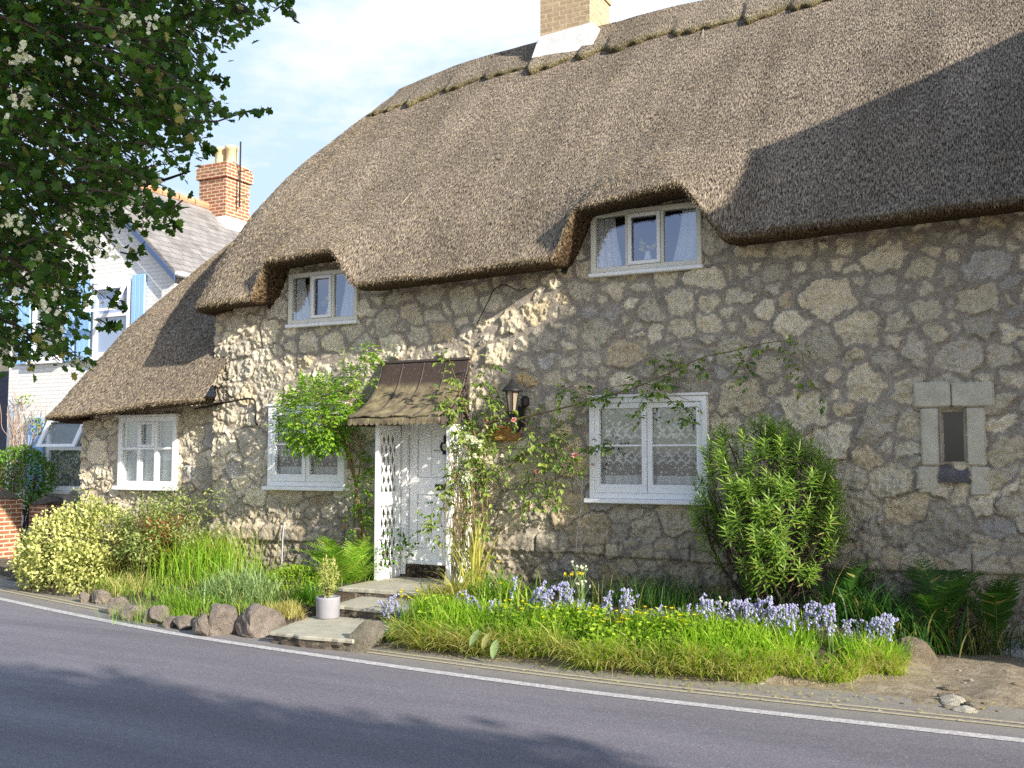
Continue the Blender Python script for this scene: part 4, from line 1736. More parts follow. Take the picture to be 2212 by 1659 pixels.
GZ = ground_z(GX, GY)
far = (np.abs(GX) > 14) | (GY > 3.2) | (GY < -13.6)
GZ[far] = 0
V = np.stack([GX, GY, GZ], -1).reshape(-1, 3)
q = np.arange(GX.size).reshape(GX.shape)
F = np.stack([q[:-1, :-1], q[:-1, 1:], q[1:, 1:], q[1:, :-1]], -1).reshape(-1, 4)


def mat_ground():
    t = NT('ground')
    v = t.obj()
    a = t.attr('Col')
    f = t.noise(v, 6, 9, 0.72)
    d = t.ramp(f, [(0.3, (.15, .12, .085)), (0.5, (.27, .225, .165)), (0.72, (.40, .34, .26))])
    s = t.ramp(f, [(0.3, (.030, .023, .017)), (0.7, (.085, .065, .045))])
    c = t.mix(d, s, a.outputs['Color'])
    sp = t.ramp(t.noise(v, 30, 6, 0.7), [(0.60, 0.0), (0.68, 0.8)])
    c = t.mix(c, (.42, .37, .29), sp)
    n = t.bump(t.noise(v, 16, 9, 0.75), .8, .04)
    return t.done(t.pr(c, .95, n, .15))


soil = np.clip(sstep(.02, .14, GZ) * (1 - sstep(5.6, 6.2, GX)) + sstep(-1.2, -.6, GY) * (GX < 6.3) * (GX > -7), 0, 1)
gr = build('ground', V, F, mat_ground(), None, (0, 0, 0), smooth=True, col=np.repeat(soil.reshape(-1, 1), 3, 1))
props(gr, kind='structure')

road = ribbon('road', EDGE, .42, -5.9, .006, M['asphalt'], lambda o: float(np.clip(.25 + o * 1.9, 0, 1)) if o > -.13 else max(0, .12 + .35 * (o + .13)), 40)
ribbon('verge', EDGE, .95, .42, .005, M['asphalt'], lambda o: float(np.clip(.7 + (o - .42) * 1.2, 0, 1)), 6)
ribbon('edge_line', EDGE, .055, -.055, .010, M['whiteline'])
ribbon('yellow_line', EDGE, .515, .465, .009, M['yellowline'])
ribbon('yellow_line', EDGE, .395, .345, .011, M['yellowline'])
# stone path in the shade on the right
pa = MB()
pa.prism([(6.28, -.26, .0), (6.98, -.52, .0), (6.98, .12, .0), (6.30, .10, .0)], (0, 0, .075))
pa.prism([(7.0, -.53, .0), (8.6, -.75, .0), (8.6, .05, .0), (7.0, .10, .0)], (0, 0, .08))
props(pa.make('path', M['paving'], None, (7, -.3, 0)), kind='structure')
# the kerb foot below the pillars
kb = MB()
pts = [(-10.2, .25), (-8.6, .05), (-7.2, -.55), (-6.2, -.95), (-5.3, -1.35)]
for (a, b) in zip(pts[:-1], pts[1:]):
    kb.prism([(a[0], a[1], 0), (b[0] - .01, b[1], 0), (b[0] - .01, b[1] + .5, 0), (a[0], a[1] + .5, 0)], (0, 0, .12))
props(kb.make('kerb', M['steprock'], None, (-7, 0, 0)), kind='structure')


# ------------------------------------------------------------------ rocks
def rock(name, px, py, w, h, label, seed, mat='rock', depth=None, z=None, group=None, flat=False):
    """px,py: centre on the survey photograph, w,h in its pixels"""
    S = 1.2 * w / 2 / 188.0
    H = 1.2 * h / 2 / 188.0
    if w > 60:
        S, H = S / 1.15, H / 1.25
    c = atz(px, py, H * .8 if z is None else z)
    c[2] -= H * .12
    s = (S * 1.12, S * (depth or .95), H * 1.15)
    V, F = rock_mesh(c, s, seed, 4)
    o = build(name, V, F, M[mat], None, smooth=False)
    return props(o, label, 'rock', group)


RK = [
    (184, 1290, 30, 26, 'small brown edging rock half under the yellow-green shrub'),
    (221, 1288, 42, 34, 'dark brown edging rock right beside the yellow-green shrub'),
    (249, 1283, 34, 22, 'flat pale tan rock lying behind the first dark edging rocks'),
    (254, 1308, 42, 38, 'cracked grey edging rock, third along the road from the yellow shrub'),
    (287, 1322, 46, 34, 'rounded low grey edging rock, fourth from the yellow shrub'),
    (325, 1330, 28, 30, 'small split edging rock between two rounder ones in the road edging'),
    (349, 1326, 40, 42, 'upright rounded edging rock taller than its neighbours'),
    (369, 1343, 28, 26, 'little brown edging rock tucked against the upright rounded rock'),
    (402, 1344, 46, 28, 'flat tan slab-like rock in the edging, before the two boulders'),
    (441, 1352, 36, 40, 'dark shaded rock standing left of the grass-draped boulder'),
    (478, 1338, 66, 76, 'brown boulder draped with blue-green blades by the road'),
    (562, 1342, 90, 72, 'big brown boulder at the left corner of the concrete landing'),
]
for i, (px, py, w_, h_, lab) in enumerate(RK):
    rock('edging_rock', px, py, w_, h_, lab, 100 + i)
rock('quartz_rock', 630, 1338, 46, 30, 'larger of two pale rocks on the landing next to the big boulder', 140, 'rockpale')
rock('quartz_rock', 660, 1335, 20, 22, 'smaller of two pale rocks on the landing, nearer the flower pot', 141, 'rockpale')
M['tilt'] = mat_rock('olive_stone', (.16, .145, .11), (.27, .24, .18), (.36, .33, .25))
# tilted flat stone at the right of the landing
V, F = rock_mesh((0, 0, 0), (.245, .042, .125), 154, 4)
rot = Matrix.Rotation(math.radians(20), 3, 'Z') @ Matrix.Rotation(math.radians(-38), 3, 'Y') @ Matrix.Rotation(math.radians(-18), 3, 'X')
V = (np.array(rot) @ V.T).T + np.array((1.25, -3.04, .14))
props(build('tilted_stone', V, F, M['tilt']), 'flat grey-brown stone leaning on edge at the right end of the landing', 'rock')
V, F = rock_mesh((6.07, -1.22, .10), (.24, .18, .15), 151)
props(build('rock_stump', V, F, M['dirt']), 'broken earthy rock lump where the grass bank ends, before the stone path', 'rock')
rr_ = thing('stone_scatter', 'broken grey stones sunk in the bare dirt by the lower right roadside', 'rubble', (6.5, -2.8, 0))
rr_['kind'] = 'stuff'
for i in range(46):
    if i < 9:
        p = atz(2065 + rng.normal(0, 30), 1518 + rng.normal(0, 12), .02)
        s = rng.uniform(.03, .09)
    else:
        p = atz(rng.uniform(1560, 2200), rng.uniform(1440, 1540), .02)
        s = rng.uniform(.008, .028)
    p[2] = float(ground_z(p[0], p[1])) + s * .15
    V, F = rock_mesh(p, (s * 1.3, s, s * .6), 200 + i, 2)
    build('stone', V, F, M['dirt'] if i % 3 else M['rockpale'], rr_)

# dead leaves and grit on the verge: nobody could count it
n = 500
P = np.stack([rng.uniform(-3, 6.8, n), np.zeros(n), np.full(n, .02)], 1)
P[:, 1] = edge_y(P[:, 0]) + np.abs(rng.normal(.75, .22, n))
D = unit(n)
D[:, 2] *= .15
V, F, C = leaves('x', P, D, np.tile((0, 0, 1.0), (n, 1)) + .2 * unit(n), rng.uniform(.015, .04, n), tpl_ellipse(.6), None, None, yellow=np.full(n, .9))
props(build('leaf_litter', V, F, M['paleblade'], None, (0, 0, 0), col=C), kind='stuff')

# ------------------------------------------------------------------ neighbours on the left
wh = thing('white_house', 'whitewashed gable-fronted house with blue shutters beyond the thatched wing', 'house', (-8.65, 2.0, 0))
hx0, hx1, hy, hxr, hze, hzr = -10.85, -6.47, 2.0, -8.65, 5.25, 7.22
hb = MB()
hb.prism([(hx0, hy, 0), (hx1, hy, 0), (hx1, hy, hze), (hxr, hy, hzr), (hx0, hy, hze)], (0, 7.5, 0))
hb.make('walls', M['brickwhite'], wh)
rf = MB()
sl_ = (hzr - hze) / (hx1 - hxr)
for s in (1, -1):
    e = hxr + s * (hx1 - hxr + .16)
    rf.prism([(hxr, hy - .16, hzr + .03), (e, hy - .16, hze - .16 * sl_ + .03), (e, hy - .16, hze - .16 * sl_ + .09), (hxr, hy - .16, hzr + .10)], (0, 7.8, 0))
roofw = rf.make('roof', M['slate'], wh)
rg = MB()
for k in range(17):
    y0 = hy - .17 + k * .46
    rg.tube([(hxr, y0 + .01, hzr + .10), (hxr, y0 + .44, hzr + .10)], .10, 10)
rg.make('ridge_tiles', mat_noisy('clay_ridge', (.42, .20, .11), (.55, .34, .20), 6), roofw)
bb = MB()
for s in (1, -1):
    e = hxr + s * (hx1 - hxr + .17)
    bb.prism([(hxr, hy - .185, hzr + .02), (e, hy - .185, hze - .17 * sl_ + .02), (e, hy - .185, hze - .17 * sl_ - .10), (hxr, hy - .185, hzr - .10)], (0, .024, 0))
bb.make('bargeboard', mat_paint('slate_blue_paint', (.07, .11, .22), (.1, .13, .2), .2), wh)
gt = MB()
gt.box(hx1 + .10, hx1 + .24, hy - .15, hy + 7.3, hze - .15, hze - .07, .02)
gt.make('gutter', M['white'], wh)
chm = MB()
cx0_, cx1_, cy0_, cy1_ = -8.86, -8.10, 5.0, 5.75
chm.box(cx0_, cx1_, cy0_, cy1_, 6.3, 8.02)
chm.box(cx0_ - .05, cx1_ + .05, cy0_ - .05, cy1_ + .05, 7.92, 8.16)
chm.box(cx0_ - .02, cx1_ + .02, cy0_ - .02, cy1_ + .02, 8.16, 8.25)
cho = chm.make('chimney', M['brickred'], wh)
for x in (-8.58, -8.27):
    pt = MB()
    pt.lathe((x, 5.35, 8.24), [(.15, 0), (.13, .05), (.125, .36), (.15, .38), (.15, .45), (.11, .45), (.10, .2)], 16)
    pt.make('chimney_pot', mat_noisy('buff_clay', (.55, .42, .24), (.68, .56, .36), 5), cho, smooth=True)
fs = MB()
fs.box(cx0_ - .04, cx1_ + .04, cy0_ - .04, cy1_ + .04, 6.3, 7.05)
fs.make('lead_flashing', M['white'], cho)


def wh_window(x0, x1, z0, z1, cur, open_=False):
    m = MB()
    frame_rect(m, x0, x1, z0, z1, .075, hy - .06, hy + .04)
    zt = z0 + (z1 - z0) * .56
    m.box(x0 + .075, x1 - .075, hy - .058, hy + .02, zt - .035, zt + .035)
    w_ = m.make('window', M['white'], wh)
    s = MB()
    s.box(x0 - .06, x1 + .06, hy - .12, hy, z0 - .07, z0 - .002)
    s.make('sill', M['white'], w_)
    pane(x0 + .07, x1 - .07, z0 + .07, zt - .03, hy - .02, w_, M['glass'])
    bk_ = MB()
    bk_.box(x0 + .05, x1 - .05, hy - .012, hy - .004, z0 + .05, z1 - .05)
    bk_.make('blind', cur, w_)
    if open_:
        t = MB()
        zz0, zz1 = zt + .03, z1 - .07
        off = .26
        a = np.array((0, -off, 0))
        pts = lambda u, v: np.array((x0 + .075 + (x1 - x0 - .15) * u, hy - .065 - off * (1 - v), zz0 + (zz1 - zz0) * v))
        for (u0, u1, v0, v1) in ((0, .09, 0, 1), (.91, 1, 0, 1), (.09, .91, 0, .1), (.09, .91, .9, 1)):
            q = [pts(u0, v0), pts(u1, v0), pts(u1, v1), pts(u0, v1)]
            t.prism(q, (0, -.04, 0))
        t.make('top_sash', M['white'], w_)
        build('pane', [pts(.08, .08), pts(.92, .08), pts(.92, .92), pts(.08, .92)], [(0, 1, 2, 3)], M['glass'], w_)
    else:
        pane(x0 + .07, x1 - .07, zt + .03, z1 - .07, hy - .02, w_, M['glass'])


def shutter(x0, x1, z0, z1):
    m = MB()
    n = 3
    wd = (x1 - x0) / n
    for i in range(n):
        m.box(x0 + i * wd + .002, x0 + (i + 1) * wd - .002, hy - .075, hy - .035, z0, z1, .006)
    m.box(x0 + .02, x1 - .02, hy - .034, hy - .004, z0 + .15, z0 + .25)
    m.box(x0 + .02, x1 - .02, hy - .034, hy - .004, z1 - .25, z1 - .15)
    m.make('shutter', M['blue'], wh)


bcur, gcur = M['bluecurtain'], mat_noisy('shaded_blind', (.10, .11, .10), (.28, .29, .27), 2.5, .9, 0)
wh_window(-8.46, -7.52, 3.75, 5.12, bcur, True)
shutter(-7.46, -7.14, 3.70, 5.22)
shutter(-8.88, -8.54, 3.70, 5.22)
wh_window(-10.15, -9.32, 3.75, 5.12, gcur)
shutter(-9.26, -8.96, 3.70, 5.22)
shutter(-10.55, -10.21, 3.70, 5.22)
wh_window(-9.62, -8.42, 1.26, 2.66, gcur, True)
shutter(-10.14, -9.72, 1.20, 2.64)
shutter(-8.36, -7.96, 1.20, 2.64)

ae = MB()
ax, ay = -7.98, 5.3
ae.tube([(ax, ay, 7.3), (ax, ay, 8.75)], .018, 6)
for z, l in ((8.1, .25), (7.55, .2), (7.42, .16)):
    ae.tube([(ax - l, ay, z), (ax + l, ay, z - .02)], .010, 4)
ae.tube([(ax + .22, ay - .1, 7.6), (ax - .05, ay + .05, 7.75)], .008, 4)
ae.tube(smooth_path([(ax, ay, 8.2), (ax - .2, ay - .02, 8.35), (ax - .28, ay - .03, 8.62), (ax - .2, ay, 8.58)], 5), .008, 4)
props(ae.make('tv_aerial', M['iron']), 'thin metal aerial on the right side of the red brick chimney', 'aerial')

ob = thing('grey_outbuilding', 'building with dark slate lean-to roof at the far left edge', 'house', (-13, 4, 0))
m = MB()
m.box(-18, -11.0, 3.6, 8, 0, 4.6)
m.make('walls', mat_noisy('cream_render', (.55, .48, .33), (.68, .60, .42), 6), ob)
m = MB()
m.prism([(-18, 2.3, 1.75), (-18, 3.58, 3.7), (-18, 3.58, 3.78), (-18, 2.25, 1.83)], (7.08, 0, 0))
m.make('roof', mat_noisy('dark_slates', (.035, .038, .055), (.07, .07, .09), 10), ob)
m = MB()
m.box(-18, -11.0, 2.45, 2.6, 0, 1.9)
m.make('front_wall', M['brickred'], ob)


# brick gate piers, railing, low lump of wall
def pier(x, y, w_, d_, h, label, cap_h):
    t = thing('gate_pier', label, 'pillar', (x, y, 0))
    m = MB()
    m.box(x - w_ / 2, x + w_ / 2, y - d_ / 2, y + d_ / 2, 0, h)
    m.make('shaft', M['brickred'], t)
    V, F = rock_mesh((x, y, h + cap_h * .25), (w_ * .60, d_ * .60, cap_h), int(abs(x) * 10), 3)
    build('cap', V, F, M['steprock'], t)


pier(-9.18, .72, .46, .46, 1.14, 'square red brick gate pier at the far left edge of the picture', .13)
pier(-8.78, 1.35, .44, .44, 1.02, 'shorter red brick gate pier nearer the stone cottage', .14)
lw = MB()
V, F = rock_mesh((-8.15, 1.35, .62), (.42, .26, .66), 61)
props(build('garden_wall_end', V, F, M['rock']), 'dark rough lump of old wall between the shorter brick pier and the cottage', 'wall')
rl = MB()
for k in range(5):
    x = -8.92 + .0 * k
    p = np.array((-9.10, 1.0, 0)) * (1 - k / 4) + np.array((-8.90, 1.28, 0)) * k / 4
    rl.tube([p, p + np.array((0, 0, .95))], .010, 5)
rl.tube([(-9.10, 1.0, .85), (-8.90, 1.28, .85)], .012, 5)
rl.tube([(-9.10, 1.0, .2), (-8.90, 1.28, .2)], .012, 5)
props(rl.make('iron_railing', M['iron']), 'black iron railing between the two brick gate piers', 'railing')

# unseen neighbouring house, outline shaped to throw the long shadow over roof and wall
nh = thing('unseen_neighbour_house', 'unseen tall brick house right of the thatched cottage, outline shaped for its shadow', 'house', (13, 2, 0))
m = MB()
m.prism([(10.2, y, z) for y, z in ((-2.05, 0), (-2.1, 2.2), (-2.3, 3.2), (-2.5, 4.4), (-2.85, 5.4), (-3.05, 6.2), (-3.12, 7.05), (-3.0, 7.3), (-2.82, 7.5), (-2.46, 7.5), (-2.16, 7.8), (-1.86, 8.17), (-.79, 8.06), (.3, 8.03), (6, 8.0), (6, 0))], (6.5, 0, 0))
m.make('walls', M['brickred'], nh)


# ------------------------------------------------------------------ plants
def ell_points(n, c, r, lump=.25, inner=.55, seed=1, zmin=None):
    d = unit(n)
    f = fbm(d[:, 0] * 2.2 + d[:, 2] * 1.6 + seed * 3.1, d[:, 1] * 2.2 - d[:, 2] * 1.9 + seed * 1.7, seed, 3)
    rad = (1 - lump + 2 * lump * f) * (inner + (1 - inner) * rng.random(n) ** .45)
    P = np.array(c) + d * rad[:, None] * np.array(r)
    if zmin is not None:
        k = P[:, 2] > zmin
        P, d, rad = P[k], d[k], rad[k]
    return P, d, rad


def bush(name, label, cat, c, r, n, size, tpl, mat, lump=.25, inner=.55, seed=1, stem_r=.02, up=.5, zmin=None, group=None, nst=7, tipbright=1.0, extra=()):
    t = thing(name, label, cat, (c[0], c[1], 0), group)
    P, d, rad = ell_points(n, c, r, lump, inner, seed, zmin)
    for (c_, r_, n_) in extra:
        P2, d2, q2 = ell_points(n_, c_, r_, lump, inner, seed + 5, zmin)
        P, d, rad = np.concatenate([P, P2]), np.concatenate([d, d2]), np.concatenate([rad, q2])
    n = len(P)
    D = d * .7 + unit(n) * .7 + np.array((0, 0, up * .4))
    Nn = d * .5 + unit(n) * .5 + np.array((0, 0, up))
    b = np.clip(.15 + .7 * (rad - inner) / (1.15 - inner), 0, 1) * tipbright  # leaves darken inwards: the bush's inner shade put into their colour
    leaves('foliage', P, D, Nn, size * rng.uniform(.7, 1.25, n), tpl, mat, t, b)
    s = MB()
    for k in range(nst):
        a = rng.random() * 2 * PI
        e = np.array(c) + np.array((math.cos(a) * r[0] * .55, math.sin(a) * r[1] * .55, rng.uniform(-.1, .5) * r[2]))
        b0 = np.array((c[0] + rng.normal(0, .05), c[1] + rng.normal(0, .05), max(0, float(ground_z(c[0], c[1])) - .02)))
        s.tube(smooth_path([b0, (b0 + e) / 2 + rng.normal(0, .05, 3), e], 4), [stem_r * q for q in np.linspace(1, .35, 9)], 5)
    s.make('stems', M['bark'], t)
    return t


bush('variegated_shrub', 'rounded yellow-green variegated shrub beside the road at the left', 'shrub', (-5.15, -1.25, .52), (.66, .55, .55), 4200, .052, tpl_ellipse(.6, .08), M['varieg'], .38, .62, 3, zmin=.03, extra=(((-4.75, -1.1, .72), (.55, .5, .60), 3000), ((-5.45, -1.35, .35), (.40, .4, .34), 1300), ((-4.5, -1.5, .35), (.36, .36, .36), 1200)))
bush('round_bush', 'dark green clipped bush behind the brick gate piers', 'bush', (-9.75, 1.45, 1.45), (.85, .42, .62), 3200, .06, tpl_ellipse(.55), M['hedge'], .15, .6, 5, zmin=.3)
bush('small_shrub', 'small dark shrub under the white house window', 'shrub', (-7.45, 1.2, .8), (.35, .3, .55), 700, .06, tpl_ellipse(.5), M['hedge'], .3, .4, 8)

# red-tipped shrub below the six-light window
nd = thing('red_tipped_shrub', 'loose shrub with pale green and red-tipped leaves below the six-light window', 'shrub', (-3.7, -.9, .2))
P, D, Nn, st_, RP, RD = [], [], [], MB(), [], []
for k in range(46):
    b0 = np.array((-3.75 + rng.normal(0, .22), -.85 + rng.normal(0, .15), .2))
    e = b0 + np.array((rng.normal(0, .42), rng.normal(-.05, .22), rng.uniform(.45, 1.25)))
    path = smooth_path([b0, (b0 + e) / 2 + np.array((rng.normal(0, .06), 0, .12)), e], 5)
    st_.tube(path, [.008 * q for q in np.linspace(1, .3, len(path))], 4)
    red = rng.random() < .17
    for p in path[3:]:
        for j in range(9):
            a = rng.random() * 2 * PI
            d = np.array((math.cos(a), math.sin(a) * .8, rng.uniform(-.5, .35)))
            for q in (.05, .11, .17):
                (RP if red else P).append(p + d * q + rng.normal(0, .012, 3))
                (RD if red else D).append(d + rng.normal(0, .5, 3))
P, D = np.array(P), np.array(D)
leaves('foliage', P, D, np.tile((0, 0, 1.0), (len(P), 1)) + unit(len(P)) * .5, .062 * rng.uniform(.6, 1.2, len(P)), tpl_ellipse(.38, .05), M['nandina'], nd)
RP, RD = np.array(RP), np.array(RD)
leaves('red_leaves', RP, RD, np.tile((0, 0, 1.0), (len(RP), 1)) + unit(len(RP)) * .5, .055 * rng.uniform(.6, 1.2, len(RP)), tpl_ellipse(.38, .05), M['redleaf'], nd)
st_.make('stems', M['cane'], nd)


def clump(name, label, cat, px, py, z, n, spread, length, width, mat, droop=1.0, lean=.35, bright=None, yellow=None, sy=.6, nseg=5, centre=None):
    c = atz(px, py, z) if centre is None else np.array(centre)
    B = np.stack([c[0] + rng.normal(0, spread, n), c[1] + rng.normal(0, spread * sy, n), np.zeros(n)], 1)
    B[:, 2] = ground_z(B[:, 0], B[:, 1]) - .02
    o = blades(B, rng.uniform(.6, 1.15, n) * length, width * rng.uniform(.7, 1.3, n), np.abs(rng.normal(0, lean, n)), None, nseg, droop * rng.uniform(.4, 1.4, n),
               mat, name, None, (c[0], c[1], float(ground_z(c[0], c[1]))), bright, yellow)
    return props(o, label, cat)


clump('grass_clump', 'tall yellow-green grass clump against the stone wall foot at the left', 'grass clump', 430, 1240, .3, 900, .34, .62, .011, M['grass'], .9, .28, .55)
clump('grass_clump', 'brownish mixed grass clump under the red-tipped shrub', 'grass clump', 300, 1235, .25, 900, .36, .50, .013, M['paleblade'], 1.3, .5, .25, (rng.random(900) < .35) * .8)
clump('grass_clump', 'fine low grass tuft behind the edging rocks', 'grass clump', 375, 1300, .2, 1100, .34, .27, .006, M['grass'], 1.4, .6, .45)
clump('grass_clump', 'pale dry grass tuft between yellow-green shrub and edging rocks', 'grass clump', 262, 1265, .2, 500, .24, .30, .009, M['paleblade'], 1.6, .7, .55)
clump('blue_blade_clump', 'arching blue-green strap-leaved clump spilling over the boulders', 'plant', 515, 1285, .25, 620, .24, .50, .013, M['bluegrass'], 1.7, .5, .6)
clump('dry_tuft', 'tan dried-out tuft behind the two pale rocks', 'grass clump', 608, 1308, .25, 600, .15, .22, .007, M['paleblade'], 1.2, .7, .5, (rng.random(600) < .6) * .85)
clump('grass_clump', 'sparse tall seeding grass standing before the wall foot at the left', 'grass clump', 460, 1235, .3, 130, .35, .85, .005, M['paleblade'], .7, .25, .4)
bush('moss_cushion', 'low bright green cushion plant at the wall foot behind the flower pot', 'plant', atz(640, 1262, .3) + np.array((0, 0, .02)), (.42, .30, .22), 3000, .030, tpl_ellipse(.4), M['herb'], .2, .6, 12, .006, zmin=.1)
clump('shaded_clump', 'dark green strappy clump in shadow left of the flower pot', 'plant', 665, 1305, .2, 260, .10, .30, .011, M['grass'], 1.5, .5, .05)


def fern(name, label, c, n, length, mat, spread=1.0):
    t = thing(name, label, 'fern', c)
    P, D, Nn, S = [], [], [], []
    st = MB()
    for k in range(n):
        a = rng.random() * 2 * PI
        lean = rng.uniform(.15, .75) * spread
        L0 = length * rng.uniform(.65, 1.1)
        h = np.array((math.cos(a), math.sin(a), 0))
        p = np.array(c, float) + h * .03
        pts = []
        ns = 26
        for i in range(ns):
            tt = i / ns
            an = lean + 1.05 * tt * tt
            d = h * math.sin(an) + np.array((0, 0, 1.0)) * math.cos(an)
            p = p + d * L0 / ns
            pts.append(p.copy())
            if tt > .12:
                s0 = np.cross(d, np.cross(h, (0, 0, 1.0)))
                side = np.cross(d, s0)
                side /= np.linalg.norm(side) + 1e-9
                wl = .24 * L0 * math.sin(PI * min(1, (tt - .05) / 1.0)) ** .8 * (1 - .35 * tt)
                for sg in (1, -1):
                    P.append(p.copy())
                    D.append(side * sg + d * .45 + rng.normal(0, .08, 3))
                    Nn.append(s0 + rng.normal(0, .12, 3))
                    S.append(max(.02, wl))
        st.tube(pts, [.004 * q for q in np.linspace(1, .3, len(pts))], 4)
    # pinna: toothed lance
    T, F = [(0, 0, 0)], []
    m = 7
    for i in range(1, m + 1):
        y = i / (m + .3)
        wd = .13 * (1 - y) ** .6
        T += [(wd, y + .02, -.10 * y * y), (wd * .35, y + .07, -.10 * y * y)]
    top = len(T)
    T.append((0, 1, -.12))
    for i in range(m, 0, -1):
        y = i / (m + .3)
        wd = .13 * (1 - y) ** .6
        T += [(-wd * .35, y + .07, -.10 * y * y), (-wd, y + .02, -.10 * y * y)]
    tpl = (np.array(T), [np.array([list(range(len(T)))])])
    leaves('fronds', np.array(P), np.array(D), np.array(Nn), np.array(S), tpl, mat, t)
    st.make('stalks', M['stem'], t)
    return t


fern('fern', 'bright green fern growing left of the white porch trellis', (-.62, -.75, .18), 46, .86, M['fern'])
fern('fern', 'dark fern in shade behind the last bluebells', (5.35, -.62, .2), 9, .85, M['shadetint'], .8)
fern('fern', 'dark fern in deep shade below the slit window', (6.25, -.55, .12), 12, .95, M['shadetint'], .8)
fern('fern', 'dim fern at the wall foot right of the slit window', (6.75, -.42, .1), 9, .85, M['shadetint'], .8)
clump('shaded_clump', 'dark strappy clump in shade between the shrub and the stone path', 'plant', 0, 0, 0, 420, .26, .62, .016, M['shadetint'], 1.5, .5, .4, None, .5, 6, (5.75, -.75, 0))
clump('shaded_clump', 'brown and green withered clump under the slit window', 'plant', 0, 0, 0, 300, .25, .5, .012, M['shadetint'], 1.6, .6, .2, (rng.random(300) < .5) * .5, .4, 5, (6.5, -.45, 0))

# pot with a little conifer
pc = np.array((-.05, -1.62, .13))
pc = atz(708, 1335, .125)
pt = thing('plant_pot', 'pale grey cylindrical pot standing on the landing beside the middle step', 'pot', pc)
m = MB()
m.lathe(pc, [(0, 0), (.118, 0), (.128, .02), (.132, .21), (.134, .235), (.120, .235), (.118, .19), (0, .19)], 24)
m.make('pot', M['pot'], pt, smooth=True)
pp = thing('potted_shrub', 'small yellow-green shrub growing in the grey pot', 'shrub', pc + np.array((0, 0, .19)))
P, d, rad = ell_points(900, pc + np.array((0, 0, .44)), (.10, .10, .23), .3, .3, 31)
leaves('foliage', P, d + unit(len(P)) + np.array((0, 0, .5)), d + unit(len(P)), .035, tpl_lance(.3), M['varieg'], pp, .15 + .3 * rng.random(len(P)))
m = MB()
for k in range(9):
    a = rng.random() * 6.3
    m.tube([pc + np.array((0, 0, .18)), pc + np.array((.05 * math.cos(a), .05 * math.sin(a), .36))], .006, 4)
m.make('stems', M['bark'], pp)
# shade the same pot stands beside: heap of twigs in it
# yellow spiky plant and drooping clump right of the porch
yc = np.array((1.15, -.62, .22))
n = 46
o = blades(np.tile(yc, (n, 1)) + rng.normal(0, .03, (n, 3)) * (1, 1, .3), rng.uniform(.6, 1.0, n), .026, np.abs(rng.normal(.25, .38, n)), None, 6, rng.uniform(.1, .5, n), M['yucca'], 'spiky_plant', None, yc)
props(o, 'spiky yellow-striped plant by the wall right of the porch', 'plant')
clump('strap_leaf_clump', 'thick drooping green and yellow clump right of the top step', 'plant', 0, 0, 0, 620, .13, .62, .017, M['yucca'], 2.0, .45, .3, (rng.random(620) < .25) * .8, .8, 6, (1.08, -1.25, 0))
clump('strap_leaf_clump', 'arching green blades behind the tallest bluebells', 'plant', 0, 0, 0, 300, .2, .45, .016, M['grass'], 1.8, .5, .4, None, .5, 6, (1.75, -1.15, 0))

# ------------------------------------------------------------------ grass bank
def bank_front(x):
    x = np.asarray(x, float)
    return np.interp(x, [1.2, 2.2, 3.6, 4.9, 5.6, 6.2], [-2.72, -2.72, -2.74, -2.70, -2.36, -1.65]) + (fbm(x * 2.3, x * 0 + 7, 191, 3) - .45) * .30


n = 13000
X = rng.uniform(1.28, 6.05, n)
t = rng.random(n) ** 1.15
Y = bank_front(X) + .02 + t * np.interp(X, [1.2, 5, 6.1], [.62, .66, .55])
cl = fbm(X * 3.3, Y * 3.3, 91, 3)
keep = rng.random(n) < .10 + 2.2 * (cl - .22)
X, Y, t, cl = X[keep], Y[keep], t[keep], cl[keep]
n = len(X)
B = np.stack([X, Y, ground_z(X, Y) - .02], 1)
ftt = 1 - np.clip(t / .30, 0, 1)
az = np.where(rng.random(n) < .35 + .6 * ftt, -PI / 2 + rng.normal(0, .8, n), rng.random(n) * 2 * PI)
ln = rng.uniform(.12, .31, n) * (.45 + 1.05 * cl) * (1 + .3 * ftt)
yel = np.where(rng.random(n) < .06 + .38 * ftt, rng.uniform(.3, .8, n), 0)
o = blades(B, ln, rng.uniform(.006, .014, n), np.abs(rng.normal(.25, .3, n)) + .25 * ftt, az, 4, rng.uniform(.3, 1.5, n) + .5 * ftt, M['grass'], 'bank_grass', None, (3.6, -2, 0), -.25 + 1.45 * cl + .3 * ftt, yel)
props(o, 'mixed green and straw-tipped grass along the roadside bank', kind='stuff')
n = 2300
X = rng.uniform(1.30, 6.05, n)
cl = fbm(X * 2.2, X * 0, 95, 3)
k = rng.random(n) < 3.2 * (cl - .33)
X = X[k]
n = len(X)
Y = bank_front(X) + np.abs(rng.normal(.04, .09, n))
B = np.stack([X, Y, ground_z(X, Y) - .01 + .02], 1)
o = blades(B, rng.uniform(.2, .48, n), rng.uniform(.007, .015, n), rng.uniform(.5, 1.0, n), -PI / 2 + rng.normal(0, .7, n), 5, rng.uniform(.8, 1.5, n), M['paleblade'], 'dry_grass', None, (3.6, -2.7, 0), .6, np.where(rng.random(n) < .35, .5, 0))
props(o, 'straw-coloured drooping grass along the front of the bank', kind='stuff')
n = 7500
X = rng.uniform(1.5, 5.4, n)
Y = bank_front(X) + .12 + rng.random(n) ** .8 * .50
cl = fbm(X * 2.1, Y * 2.1, 97, 3)
k = rng.random(n) < 2.6 * (cl - .32) * np.interp(X, [1.5, 2.2, 4.0, 5.2], [.4, 1.2, 1.1, .25])
X, Y = X[k], Y[k]
n = len(X)
P = np.stack([X, Y, ground_z(X, Y) + rng.uniform(.04, .22, n)], 1)
D = unit(n)
D[:, 2] *= .4
